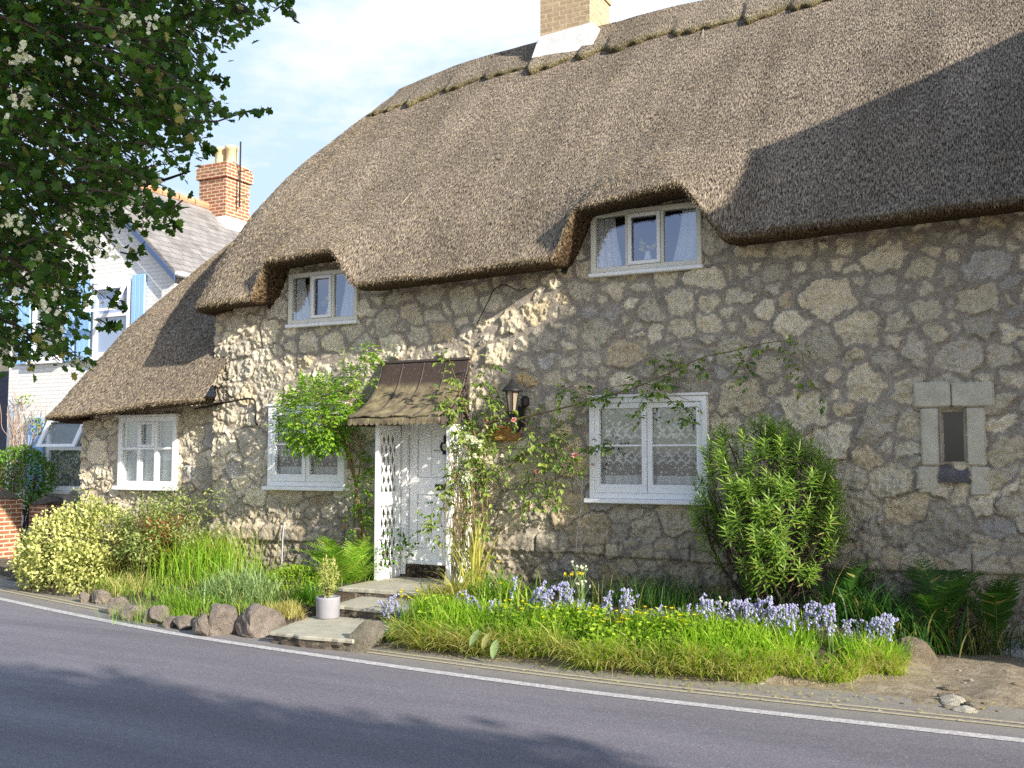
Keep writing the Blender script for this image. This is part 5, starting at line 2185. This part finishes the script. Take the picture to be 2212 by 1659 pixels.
V, F, C = leaves('x', P, D, np.tile((0, -.2, 1.0), (n, 1)) + .5 * unit(n), rng.uniform(.025, .05, n), tpl_lobed(), None, None, .35 + .5 * rng.random(n))
props(build('buttercup_leaves', V, F, M['herb'], None, (3.6, -2, 0), col=C), kind='stuff')
n = 1000
X = np.where(rng.random(n) < .55, rng.normal(3.35, .38, n), rng.uniform(1.9, 5.6, n))
Y = rng.uniform(-.85, -.2, n)
B = np.stack([X, Y, ground_z(X, Y) - .02], 1)
o = blades(B, rng.uniform(.15, .5, n) * (1 + .2 * np.exp(-((X - 3.35) / .5) ** 2)) * .8, rng.uniform(.004, .009, n), np.abs(rng.normal(.1, .22, n)), None, 5, rng.uniform(.2, 1.1, n), M['shadetint'], 'shade_tinted_grass', None, (3.6, -1, 0), .6)  # shade put into the blade colour, though the sun reaches here
props(o, kind='stuff')
# herbs and grass filling the left bed
n = 3000
X = rng.uniform(-4.4, -.3, n)
fl = np.interp(X, [p[0] for p in BEDL], [p[1] for p in BEDL])
Y = fl + .12 + rng.random(n) * (-.15 - fl - .2)
B = np.stack([X, Y, ground_z(X, Y) - .02], 1)
o = blades(B, rng.uniform(.10, .28, n), rng.uniform(.004, .010, n), np.abs(rng.normal(.3, .3, n)), None, 4, rng.uniform(.4, 1.6, n), M['grass'], 'bed_grass', None, (-2.4, -1.5, 0), .35, np.where(rng.random(n) < .2, .6, 0))
props(o, kind='stuff')

# broad-leaved dock
dk = atz(1045, 1395, .14)
P = np.tile(dk, (3, 1)) + np.array([(-.10, 0, .02), (.02, -.02, 0), (.10, -.03, -.05)])
D = np.array([(-.25, -.25, .9), (-.1, -.35, .9), (.12, -.3, .9)]) * -1
D = np.array([(-.35, -.4, -.9), (-.25, -.45, -.9), (.0, -.45, -.9)])
P = P + np.array((0.05, 0, .13))
o = leaves('x', P, D, np.array([(-.1, -1, .5), (0, -1, .5), (.2, -1, .5)]), np.array([.19, .17, .19]), tpl_ellipse(.42, .05), None, None)
props(build('dock_plant', o[0], o[1], M['bluegrass'], None, dk, col=o[2]), 'broad-leaved dock with three big pale leaves at the bank front', 'plant')


# ------------------------------------------------------------------ flowers
def bluebell_proto(seed, h, nb):
    r = np.random.default_rng(seed)
    t = bpy.data.objects.new('bluebell', None)
    COL.objects.link(t)
    ORG[t.name] = np.zeros(3)
    a = r.random() * 6.3
    nod = np.array((math.cos(a), math.sin(a), 0)) * .05
    path = smooth_path([(0, 0, 0), (r.normal(0, .01), r.normal(0, .01), h * .55), tuple(nod * .5 + (0, 0, h * .92)), tuple(nod + (0, 0, h))], 4)
    m = MB()
    m.tube(path, [.0045 * q for q in np.linspace(1, .5, len(path))], 4)
    m.make('stalk', M['stem'], t)
    V, F = [], []
    prof = [(.003, 0), (.0075, .005), (.008, .015), (.0125, .023)]
    n = 6
    for k in range(nb):
        f = .34 + .66 * (k / (nb - 1))
        i = f * (len(path) - 1)
        p = path[int(i)] * (1 - i % 1) + path[min(int(i) + 1, len(path) - 1)] * (i % 1)
        an = r.random() * 6.3
        rad = .0135 * (1.25 - .7 * (k / (nb - 1)))
        c = p + np.array((math.cos(an) * rad, math.sin(an) * rad, .004))
        sc = 1.0 - .32 * k / (nb - 1)
        ax = np.array((math.cos(an) * .5, math.sin(an) * .5, -1))
        ax /= np.linalg.norm(ax)
        u = np.cross(ax, (0, 1, .1))
        u /= np.linalg.norm(u)
        w_ = np.cross(ax, u)
        b = len(V)
        for (rr_, zz) in prof:
            for j in range(n):
                tt = 2 * PI * j / n
                V.append(c + ax * zz * sc + (u * math.cos(tt) + w_ * math.sin(tt)) * rr_ * sc)
        for q in range(len(prof) - 1):
            for j in range(n):
                F.append((b + q * n + j, b + q * n + (j + 1) % n, b + (q + 1) * n + (j + 1) % n, b + (q + 1) * n + j))
    c = np.zeros((len(V), 3))
    c[:, 0] = np.repeat(r.random(nb), n * len(prof))
    build('bells', np.array(V), F, M['bluebell'], t, col=c)
    return t


BB = [bluebell_proto(300 + i, h, nb) for i, (h, nb) in enumerate(((.32, 13), (.28, 11), (.35, 15), (.25, 9)))]
used = set()
CL = [   # top of clump on the photograph, how many, half width, phrase
    (1165, 1272, 6, 14, 'left half of the thick bluebell stand behind the buttercups'),
    (1203, 1268, 9, 20, 'right half of the thick bluebell stand behind the buttercups'),
    (1226, 1302, 4, 8, 'full bluebell spike just right of the thick stand'),
    (1263, 1305, 4, 10, 'bluebell group below the white umbel flower'),
    (1312, 1285, 3, 7, 'pair of upright bluebells right of the white umbel flower'),
    (1355, 1285, 5, 14, 'bluebell group with one tall spike, midway between umbel and shrub'),
    (1422, 1312, 3, 9, 'short bluebells among buttercups left of the tall spike'),
    (1476, 1318, 3, 7, 'narrow bluebell group just left of the tallest spike'),
    (1526, 1290, 5, 10, 'tallest bluebell spikes left of the shrub foot'),
    (1502, 1342, 3, 8, 'low bluebells under the tallest spike'),
    (1558, 1318, 4, 12, 'bluebells mixed with white campion left of the shrub foot'),
    (1605, 1305, 9, 22, 'dense bluebell drift left below the big shrub'),
    (1640, 1305, 8, 20, 'dense bluebell drift right below the big shrub'),
    (1683, 1312, 5, 14, 'bluebells at the right foot of the big shrub'),
    (1722, 1318, 7, 18, 'bluebell row between the big shrub and the dark fern'),
    (1762, 1312, 4, 9, 'bluebells in front of the dark fern, left group'),
    (1795, 1315, 4, 7, 'tall bluebell spike in front of the dark fern'),
    (1828, 1352, 4, 10, 'small bluebells near the right end of the bank'),
    (1850, 1352, 2, 4, 'single bluebell stem between the last two groups'),
    (1885, 1348, 4, 9, 'left part of the last bluebell group on the bank'),
    (1910, 1338, 5, 10, 'right part of the last bluebell group on the bank'),
    (995, 1288, 3, 8, 'bluebells in front of the drooping strap-leaved clump'),
    (1025, 1298, 4, 16, 'pale bluebells right of the strap-leaved clump'),
    (1068, 1302, 4, 14, 'bluebells left of the thick bluebell stand'),
    (845, 1290, 4, 14, 'bluebells growing in front of the middle step'),
    (1102, 1238, 1, 2, 'lone tall bluebell close to the wall'),
]
first = [True] * 4
for (px, py, cnt, hw, lab) in CL:
    for j in range(int(cnt * 1.7 + .5) if cnt > 2 else cnt):
        k = int(rng.integers(0, 4))
        h = (.32, .28, .35, .25)[k]
        sc = rng.uniform(.80, 1.15)
        x = px + rng.uniform(-hw, hw) * 1.35
        y = py + rng.uniform(-16, 12)
        yp = (-2.12 if px < 1700 else -2.0 if px < 1820 else -1.62) + rng.normal(0, .10)
        p = aty(x, y, yp)
        g0 = float(ground_z(p[0], p[1])) - .02
        sc = min(1.25, max(.55, (p[2] - g0) / h))
        p[2] = min(p[2] - h * sc, g0 + .03)
        rz = rng.random() * 6.3
        if first[k]:
            o = BB[k]
            first[k] = False
            o.location, o.rotation_euler, o.scale = p.tolist(), (0, 0, rz), (sc,) * 3
        else:
            o = copy_tree(BB[k], p, rz, sc)
        g = 'bluebells: ' + lab
        props(o, 'lavender ' + lab if lab.startswith('bluebell') else lab, 'flower', g)


def buttercup_proto():
    t = bpy.data.objects.new('buttercup', None)
    COL.objects.link(t)
    ORG[t.name] = np.zeros(3)
    m = MB()
    m.tube([(0, 0, 0), (.01, .005, .12), (.005, 0, .26)], .0025, 4)
    m.make('stalk', M['stem'], t)
    n = 5
    a = np.arange(n) * 2 * PI / n
    P = np.tile((.005, 0, .262), (n, 1))
    D = np.stack([np.cos(a), np.sin(a), np.full(n, .75)], 1) + (0, -.25, 0)
    leaves('petals', P, D, np.tile((0, 0, 1.0), (n, 1)), np.full(n, .025), tpl_ellipse(1.0, .1), M['buttercup'], t)
    return t


bc = buttercup_proto()
fst = True
BCG = [((1090, 1160), (1300, 1330), 8, 'buttercup among the grass left of the thick bluebell stand'),
       ((1150, 1240), (1318, 1375), 16, 'buttercup below the thick bluebell stand'),
       ((1250, 1350), (1325, 1372), 24, 'buttercup in the middle of the grass bank'),
       ((1350, 1470), (1322, 1372), 26, 'buttercup left of the tallest bluebell spike'),
       ((1470, 1520), (1335, 1385), 6, 'buttercup under the tallest bluebell spike'),
       ((860, 905), (1282, 1305), 6, 'buttercup in front of the middle step'),
       ((1020, 1110), (1225, 1275), 5, 'yellow flower near the spiky yellow plant')]
for (xr, yr, cnt, lab) in BCG:
    for j in range(cnt):
        p = aty(rng.uniform(*xr), rng.uniform(*yr), rng.uniform(-2.5, -2.1))
        sc = rng.uniform(.85, 1.2)
        p[2] = max(p[2] + .04, .36) - .26 * sc
        if fst:
            o, fst = bc, False
            o.location = p.tolist()
            o.scale = (sc,) * 3
        else:
            o = copy_tree(bc, p, rng.random() * 6.3, sc)
        props(o, 'yellow ' + lab if lab.startswith('butter') else lab, 'flower', 'buttercups: ' + lab)

# yellow poppies and white umbels against the wall
for (px, py, yy, lab, mat, heads, hh) in [(1232, 1240, -1.1, 'tall yellow flower cluster before the wall left of the white umbel', 'buttercup', 7, .55),
                                          (1258, 1225, -1.2, 'tall white umbel flower rising above the bluebells', 'whitepetal', 11, .62),
                                          (1258, 1262, -1.35, 'lower side umbel of white flowers above the bluebells', 'whitepetal', 6, .45),
                                          (1552, 1298, -1.3, 'white campion flowers among bluebells left of the shrub', 'whitepetal', 6, .35)]:
    top = aty(px, py, yy)
    t = thing('tall_flower', lab, 'flower', (top[0], top[1], top[2] - hh))
    m = MB()
    b0 = top - np.array((0, 0, hh))
    P = []
    for k in range(heads):
        e = top + np.array((rng.normal(0, .055), rng.normal(0, .05), rng.normal(0, .022)))
        m.tube(smooth_path([b0, b0 * .4 + top * .6 + rng.normal(0, .008, 3), e], 4), .003, 4)
        P.append(e)
    m.make('stalk', M['stem'], t)
    P = np.repeat(np.array(P), 8, 0)
    leaves('flower_heads', P, unit(len(P)) + (0, 0, .3), unit(len(P)), .026 if mat == 'buttercup' else .019, tpl_ellipse(.9), M[mat], t)

# ------------------------------------------------------------------ the big shrub with narrow whorled leaves
sc_ = np.array((4.58, -.52, 1.42))
sh = thing('whorled_shrub', 'big dense shrub of narrow whorled leaves growing against the wall right of the lace-curtained window', 'shrub', (4.6, -.5, .2))
P, D, Nn, S, Bt, nsp = [], [], [], [], [], 0
SPM = mat_noisy('pale_spike', (.30, .40, .14), (.45, .52, .24), 30)
stems = MB()
nros = 340
for k in range(nros):
    while True:
        d = unit(1)[0]
        if d[1] < .35 and float(fbm(np.array(d[0] * 1.8 + 9), np.array(d[2] * 1.8 + 4), 155, 2)) > .27:
            break
    f = rng.random() ** .4
    lump = .85 + .3 * float(fbm(np.array(d[0] * 2.5 + 3), np.array(d[2] * 2.5 + d[1]), 55, 3))
    top = sc_ + d * np.array((.86, .55, .94)) * (.45 + .55 * f) * lump
    if top[2] < .75:
        top[0] = sc_[0] + (top[0] - sc_[0]) * .6 - .05
    ax = d * .45 + np.array((0, -.12, .85))
    ax /= np.linalg.norm(ax)
    for j in range(26):
        q = (j / 26) ** 1
        a = j * 2.4
        u = np.cross(ax, (1, .2, 0))
        u /= np.linalg.norm(u)
        v = np.cross(ax, u)
        rd = u * math.cos(a) + v * math.sin(a)
        P.append(top - ax * .20 * (1 - q))
        D.append(rd + ax * (.15 + .9 * q) - np.array((0, 0, .05)))
        Nn.append(ax + rng.normal(0, .15, 3))
        S.append((.14 - .05 * q) * rng.uniform(.8, 1.15))
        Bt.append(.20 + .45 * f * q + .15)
    if rng.random() < .3 and nsp < 55:
        nsp += 1
        spike = MB()
        spike.tube([top - ax * .02, top + ax * .05, top + ax * .10], [.007, .008, .002], 5)
        spike.make('flower_spike', SPM, sh)
    if k % 3 == 0:
        b0 = np.array((sc_[0] + rng.normal(0, .10), -.35 + rng.normal(0, .05), .22))
        stems.tube(smooth_path([b0, (b0 + top) / 2 + np.array((rng.normal(0, .08), -.05, -.10)), top - ax * .15], 4), [.014 * q for q in np.linspace(1, .45, 9)], 5)
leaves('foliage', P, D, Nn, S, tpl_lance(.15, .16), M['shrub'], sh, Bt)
stems.make('stems', M['bark'], sh)


# ------------------------------------------------------------------ roses
def compound(P, D, Nn, S, p, d, size, hang=.35, nl=5):
    """one compound leaf of nl leaflets starting at p along d"""
    d = d / (np.linalg.norm(d) + 1e-9)
    s = np.cross(d, (0, 0, 1.0))
    s /= np.linalg.norm(s) + 1e-9
    q = p.copy()
    for i in range((nl - 1) // 2):
        q = q + d * size * .9 + np.array((0, 0, -hang * .3 * size))
        for sg in (1, -1):
            P.append(q)
            D.append(s * sg * .8 + d * .6 + np.array((0, 0, -hang)) + rng.normal(0, .15, 3))
            Nn.append(np.array((0, -.4, 1)) + rng.normal(0, .35, 3))
            S.append(size * rng.uniform(.8, 1.1))
    P.append(q + d * size * .3)
    D.append(d + np.array((0, 0, -hang)))
    Nn.append(np.array((0, -.4, 1)) + rng.normal(0, .3, 3))
    S.append(size * 1.15)


def bloom(parent, c, r, mat, n=22):
    P = np.tile(c, (n, 1))
    d = unit(n) * .8 + np.array((0, -.5, .3))
    leaves('blossom', P, d, unit(n), r * rng.uniform(.7, 1.1, n), tpl_ellipse(.95, .2), M[mat], parent)


# leafy rose left of the porch
rb_ = thing('rose_bush', 'bright green leafy rose bush hanging over the window left of the porch', 'rose', (-.85, -.3, .2))
P, D, Nn, S = [], [], [], []
st = MB()
root = np.array((-.80, -.25, .2))
for k in range(5):
    st.tube(smooth_path([root + rng.normal(0, .04, 3) * (1, 1, 0), (-.78 + rng.normal(0, .05), -.22, 1.1), (-.95 + rng.normal(0, .12), -.35, 2.1), (-1.3 + rng.normal(0, .2), -.5, 2.5)], 5), .011, 5)
spots = []
for k in range(400):
    d = unit(1)[0]
    f = rng.random() ** .5
    spots.append((np.array((-1.32, -.52, 2.45)) + d * np.array((.56, .36, .50)) * (.35 + .65 * f), d))
for k in range(42):                      # upper spray
    t_ = rng.random()
    a = aty(745 + 50 * t_, 850 - 85 * t_, -.35)
    spots.append((a + rng.normal(0, .09, 3), unit(1)[0]))
for k in range(60):                      # thin lower growth down the wall
    t_ = rng.random()
    a = aty(790 - 15 * t_, 960 + 230 * t_, -.22)
    spots.append((a + rng.normal(0, .10, 3) * (1, .6, 1), unit(1)[0]))
for p, d in spots:
    for j in range(3):
        compound(P, D, Nn, S, p + rng.normal(0, .03, 3), d + rng.normal(0, .5, 3), .046 * rng.uniform(.8, 1.2))
for (a, b) in (((748, 880), (795, 765)), ((740, 880), (770, 790)), ((720, 900), (650, 980)), ((720, 900), (660, 840))):
    st.tube(smooth_path([aty(*a, -.4), aty((a[0] + b[0]) / 2 + 6, (a[1] + b[1]) / 2, -.45), aty(*b, -.42)], 5), .006, 4)
leaves('foliage', P, D, Nn, S, tpl_ellipse(.55, .1), M['rose'], rb_)
st.make('canes', M['cane'], rb_)

# climbing rose over the right of the porch and along the wall
cr_ = thing('climbing_rose', 'straggling climbing rose with pink and white blooms trained along the wall right of the porch', 'rose', (.95, -.35, .2))
CN = [  # photograph points, plane
    ([(1040, 1240), (1042, 1100), (1030, 960), (1005, 880), (985, 820)], -.30, .013),
    ([(1030, 1240), (1022, 1100), (1010, 980), (975, 900), (955, 850)], -.55, .011),
    ([(1048, 1240), (1052, 1080), (1045, 960), (1062, 880), (1040, 820)], -.26, .010),
    ([(1010, 955), (1060, 915), (1140, 900), (1230, 878), (1300, 860), (1370, 838)], -.20, .011),
    ([(1370, 838), (1425, 815), (1470, 795), (1520, 772), (1590, 757), (1650, 742), (1695, 736)], -.16, .008),
    ([(1695, 736), (1730, 760), (1738, 800), (1755, 830), (1780, 850)], -.14, .004),
    ([(1595, 757), (1605, 790), (1618, 815), (1622, 838)], -.15, .004),
    ([(1300, 860), (1330, 835), (1400, 830), (1450, 850), (1500, 870)], -.20, .005),
    ([(1470, 795), (1440, 780), (1410, 765)], -.18, .004),
    ([(1300, 860), (1270, 850), (1235, 835), (1215, 850)], -.22, .005),
    ([(1400, 842), (1380, 880), (1385, 905)], -.22, .004),
    ([(1440, 855), (1470, 890), (1475, 905)], -.22, .004),
    ([(1060, 890), (1075, 850), (1060, 800), (1065, 775)], -.24, .006),
    ([(1060, 915), (1100, 880), (1080, 860), (1030, 855)], -.25, .007),
    ([(1120, 905), (1170, 935), (1215, 945), (1245, 1000), (1250, 1030)], -.22, .006),
    ([(1045, 960), (1110, 970), (1170, 960), (1220, 940)], -.22, .006),
    ([(1110, 1090), (1130, 1040), (1180, 1010), (1230, 985)], -.22, .005),
    ([(1050, 1040), (1090, 1010), (1130, 985), (1150, 930)], -.26, .006),
    ([(1170, 960), (1178, 1000), (1160, 1040), (1150, 1085), (1125, 1100)], -.22, .004),
    ([(1215, 945), (1200, 1010), (1205, 1070), (1185, 1080)], -.22, .004),
    ([(1010, 1020), (970, 1035), (940, 1090), (930, 1130), (948, 1150)], -.62, .004),
    ([(985, 820), (975, 790), (968, 770)], -.55, .004),
    ([(1285, 985), (1300, 960), (1320, 955)], -.2, .003),
]
P, D, Nn, S = [], [], [], []
st = MB()
dens = [1.2, 1.3, 1.0, 1.0, .75, .9, .9, .9, 1.2, 1.6, 1.2, 1.2, 1.2, 1.1, 1.5, 1.3, 1.2, 1.5, 1.8, 1.8, 2.2, 2.5, 2.0]
for (pts, pl_, rad), dn in zip(CN, dens):
    path = smooth_path([aty(x, y, pl_ + rng.normal(0, .02)) for x, y in pts], 8)
    st.tube(path, [rad * q for q in np.linspace(1, .6, len(path))], 5)
    L0 = sum(np.linalg.norm(np.array(path[i + 1]) - path[i]) for i in range(len(path) - 1))
    nl = int(L0 * 17 * dn) + 2
    for k in range(nl):
        i = rng.integers(1, len(path))
        p = path[i] + rng.normal(0, .02, 3)
        d = np.array((rng.normal(0, .8), -abs(rng.normal(.3, .4)), rng.normal(-.1, .7)))
        compound(P, D, Nn, S, p, d, .066 * rng.uniform(.7, 1.2) * (1.15 if pts[0][0] > 1250 else 1), .7, 5 if rng.random() < .6 else 3)
# dense tangle on the right trellis
for k in range(170):
    p = np.array((.80 + rng.normal(0, .06), rng.uniform(-.68, -.06), rng.uniform(.5, 2.35)))
    compound(P, D, Nn, S, p, rng.normal(0, 1, 3) + np.array((.3, -.4, 0)), .036 * rng.uniform(.7, 1.3), .6)
for k in range(95):
    p = aty(rng.normal(1040, 26), rng.uniform(925, 1040), -.42 + rng.normal(0, .08))
    compound(P, D, Nn, S, p, rng.normal(0, 1, 3) + np.array((.2, -.4, 0)), .044 * rng.uniform(.7, 1.3), .5)
leaves('foliage', P, D, Nn, S, tpl_ellipse(.5, .1), M['rosedark'], cr_)
for k in range(70):
    x = .80 + rng.normal(0, .05)
    y = rng.uniform(-.66, -.08)
    z0 = rng.uniform(.35, 1.2)
    st.tube(smooth_path([(x, y, z0), (x + rng.normal(0, .05), y + rng.normal(0, .06), z0 + .4), (x + rng.normal(0, .06), y + rng.normal(0, .08), z0 + rng.uniform(.6, 1.1))], 4), .0045, 4)
st.make('canes', M['cane'], cr_)
for (x, y, pl_, mt, r_) in [(1110, 908, -.3, 'pinkpetal', .042), (1049, 908, -.32, 'pinkpetal', .040), (1230, 968, -.26, 'pinkpetal', .03), (1243, 984, -.28, 'pinkpetal', .05),
                            (1160, 1020, -.28, 'pinkpetal', .042), (1280, 1004, -.24, 'pinkpetal', .022), (1265, 936, -.24, 'pinkpetal', .022), (1200, 945, -.26, 'whitepetal', .025),
                            (1022, 950, -.55, 'whitepetal', .062), (1036, 958, -.52, 'whitepetal', .055), (1010, 946, -.58, 'whitepetal', .05), (1014, 1032, -.62, 'whitepetal', .062),
                            (1004, 1036, -.64, 'whitepetal', .05), (1026, 985, -.55, 'whitepetal', .04), (946, 1100, -.66, 'whitepetal', .03), (1060, 1000, -.45, 'whitepetal', .035), (1085, 985, -.42, 'whitepetal', .03)]:
    bloom(cr_, aty(x, y, pl_), r_, mt)
# ivy sprig on the left trellis
iv = thing('ivy_sprig', 'small ivy sprig trailing on the left porch trellis', 'ivy', (-.3, -.5, .5))
P = np.array([aty(rng.normal(875, 12), rng.normal(1172, 14), -.15) for k in range(46)] + [aty(rng.normal(838, 8), rng.uniform(1150, 1225), -.6) for k in range(14)])
leaves('leaves', P, unit(len(P)) + (0, 0, -.6), unit(len(P)) + (.5, -1, .3), .045, tpl_lobed(), M['hedge'], iv)

# ------------------------------------------------------------------ bare climber on the white house
bcw = thing('bare_climber', 'twiggy leafless climber on the white house wall left of its lower shutter', 'climber', (-10.45, 1.95, 0))
m = MB()
for k in range(26):
    x = -10.5 + rng.normal(0, .12)
    pts = [(x, 1.93, 1.2)]
    for i in range(6):
        pts.append((pts[-1][0] + rng.normal(.03, .12), 1.93 - rng.uniform(0, .08), pts[-1][2] + rng.uniform(.12, .42)))
    m.tube(smooth_path(pts, 3), .006, 4)
m.make('twigs', mat_noisy('twig_brown', (.30, .20, .14), (.42, .30, .22), 9), bcw)
P = np.array([aty(rng.normal(85, 14), rng.uniform(900, 940), 1.9) for k in range(60)] + [aty(rng.normal(50, 10), rng.uniform(855, 870), 1.9) for k in range(25)])
leaves('leaves', P, unit(len(P)), unit(len(P)) + (0, -1, 0), .07, tpl_ellipse(.6), M['nandina'], bcw)

# ------------------------------------------------------------------ hawthorn overhanging from the left
hw = thing('hawthorn_tree', 'dark hawthorn with white blossom hanging over the road from the upper left', 'tree', (1.2, -10.3, 0))
tr = MB()
trunk = smooth_path([(1.2, -10.3, 0), (1.25, -10.2, .9), (1.4, -10.0, 1.9), (1.7, -9.8, 2.9), (2.2, -9.5, 3.9), (2.9, -9.0, 4.8)], 6)
tr.tube(trunk, [.17 * q for q in np.linspace(1, .4, len(trunk))], 10)
tr.make('trunk', M['bark'], hw, smooth=True)
POLY = [(-420, -300), (660, -300), (610, 0), (585, 45), (560, 70), (500, 90), (470, 125), (455, 160), (475, 215), (500, 245), (470, 280), (440, 310), (425, 360), (400, 385), (360, 405),
        (345, 440), (385, 480), (300, 500), (275, 545), (225, 560), (225, 600), (240, 640), (200, 660), (190, 700), (150, 740), (170, 775), (200, 785), (170, 805), (90, 790), (70, 815), (40, 790), (-60, 800), (-420, 760)]


def inpoly(x, y):
    c = False
    j = len(POLY) - 1
    for i in range(len(POLY)):
        xi, yi = POLY[i]
        xj, yj = POLY[j]
        if (yi > y) != (yj > y) and x < (xj - xi) * (y - yi) / (yj - yi) + xi:
            c = not c
        j = i
    return c


P, D, Nn, Bt = [], [], [], []
tw = MB()
FLW = []
ntw = 0
while ntw < 2300:
    x, y = rng.uniform(-400, 640), rng.uniform(-280, 815)
    if not inpoly(x, y):
        continue
    g = float(fbm(np.array(x / 85.0), np.array(y / 85.0), 61, 3))
    if rng.random() > .34 + 1.9 * (g - .22):
        continue
    ntw += 1
    dep = rng.uniform(2.9, 4.6)
    e = atd(x, y, dep)
    base = atd(x - 110, y - 75 + rng.normal(0, 40), dep + rng.normal(0, .25))
    dd = e - base
    Lw = rng.uniform(.18, .34)
    b0 = e - dd / np.linalg.norm(dd) * Lw
    path = smooth_path([b0, (b0 + e) / 2 + np.array((0, 0, .02)), e], 4)
    tw.tube(path, [.0035, .0033, .003, .0028, .0025, .002, .0018, .0015, .001][:len(path)], 4)
    for k in range(15):
        i = rng.integers(0, len(path))
        P.append(path[i] + rng.normal(0, .014, 3))
        D.append(dd / np.linalg.norm(dd) * .6 + unit(1)[0] * .9)
        Nn.append(unit(1)[0] + np.array((0, 0, .8)))
        Bt.append(.2 + .6 * rng.random() ** 2)
    if x < 330 and rng.random() < (.035 if y < 420 else .12):
        FLW.append(e + rng.normal(0, .02, 3))
# tips reaching out into the sky
for pts in ([(470, 262), (520, 245), (550, 238), (568, 243)], [(590, 25), (615, 12), (640, 40)], [(570, 0), (610, -4), (622, 3)], [(335, 440), (370, 450), (395, 432)], [(340, 490), (375, 482), (378, 500)],
            [(260, 545), (290, 550), (305, 538)], [(230, 640), (250, 655), (262, 668)], [(215, 690), (235, 702), (250, 708)], [(440, 160), (475, 175), (488, 180)], [(430, 310), (445, 330), (452, 318)]):
    dep = rng.uniform(3.0, 3.6)
    path = smooth_path([atd(x, y, dep) for x, y in pts], 5)
    tw.tube(path, .0028, 4)
    for k in range(16):
        i = rng.integers(2, len(path))
        P.append(path[i] + rng.normal(0, .008, 3))
        D.append(path[-1] - path[0] + unit(1)[0] * .15)
        Nn.append(unit(1)[0])
        Bt.append(.3)
P = np.array(P)
leaves('crown', P, np.array(D), np.array(Nn), rng.uniform(.022, .038, len(P)), tpl_lobed(), M['haw'], hw, Bt)
tw.make('twigs', M['bark'], hw)
lm = MB()
for (pts, r_) in ([[(-500, 60), (-100, 90), (180, 60), (360, 40), (470, 20), (540, 25)], .020], [[(-500, 300), (-100, 330), (100, 395), (230, 408), (330, 395), (410, 370)], .014], [[(-500, 500), (-60, 470), (110, 520), (200, 560)], .012],
                  [[(-400, 180), (50, 170), (240, 215), (350, 260), (470, 262)], .014], [[(-400, 700), (-20, 690), (80, 740), (130, 780)], .008]):
    path = smooth_path([atd(x, y, 3.7 + .1 * math.sin(i * 2)) for i, (x, y) in enumerate(pts)], 6)
    lm.tube(path, [r_ * q for q in np.linspace(1.3, .25, len(path))], 6)
lm.make('limb', M['bark'], hw, smooth=True)
FLW += [atd(x, y, 2.75) for x, y in [(42, 108), (52, 128), (30, 115), (48, 210), (62, 215), (40, 225), (318, 52), (272, 45), (160, 130), (25, 470), (40, 490), (205, 525), (240, 540), (60, 610), (110, 660)]]
for c in FLW:
    n = 34
    cc = np.repeat(c + rng.normal(0, .016, (n // 5 + 1, 3)), 5, 0)[:n]
    leaves('blossom', cc, unit(n), unit(n), .011, tpl_ellipse(1.0, .1), M['whitepetal'], hw)

# roadside tree to the right of the photographer: its shade lies on the road
rt = thing('roadside_tree', 'leafy roadside tree on the near side of the road', 'tree', (11.5, -11.0, 0))
m = MB()
pth = smooth_path([(11.5, -11.0, 0), (11.45, -11.0, 1.5), (11.5, -10.9, 3), (11.4, -10.8, 4.6)], 5)
m.tube(pth, [.2 * q for q in np.linspace(1, .35, len(pth))], 9)
m.make('trunk', M['bark'], rt)
PP = []
for (c, r_, n) in (((12.9, -10.65, 5.2), (2.9, 1.9, 1.2), 9000), ((10.9, -10.2, 4.9), (1.7, 1.3, 1.1), 3600), ((14.0, -10.25, 4.7), (1.7, 1.7, 1.0), 4200), ((13.4, -12.0, 7.0), (2.6, 2.0, 1.3), 4500)):
    p, d, _ = ell_points(n, c, r_, .4, .3, int(c[0] * 7))
    PP.append(p)
PP = np.concatenate(PP)
leaves('crown', PP, unit(len(PP)), unit(len(PP)) + (0, 0, .7), rng.uniform(.12, .2, len(PP)), tpl_ellipse(.7), M['haw'], rt)
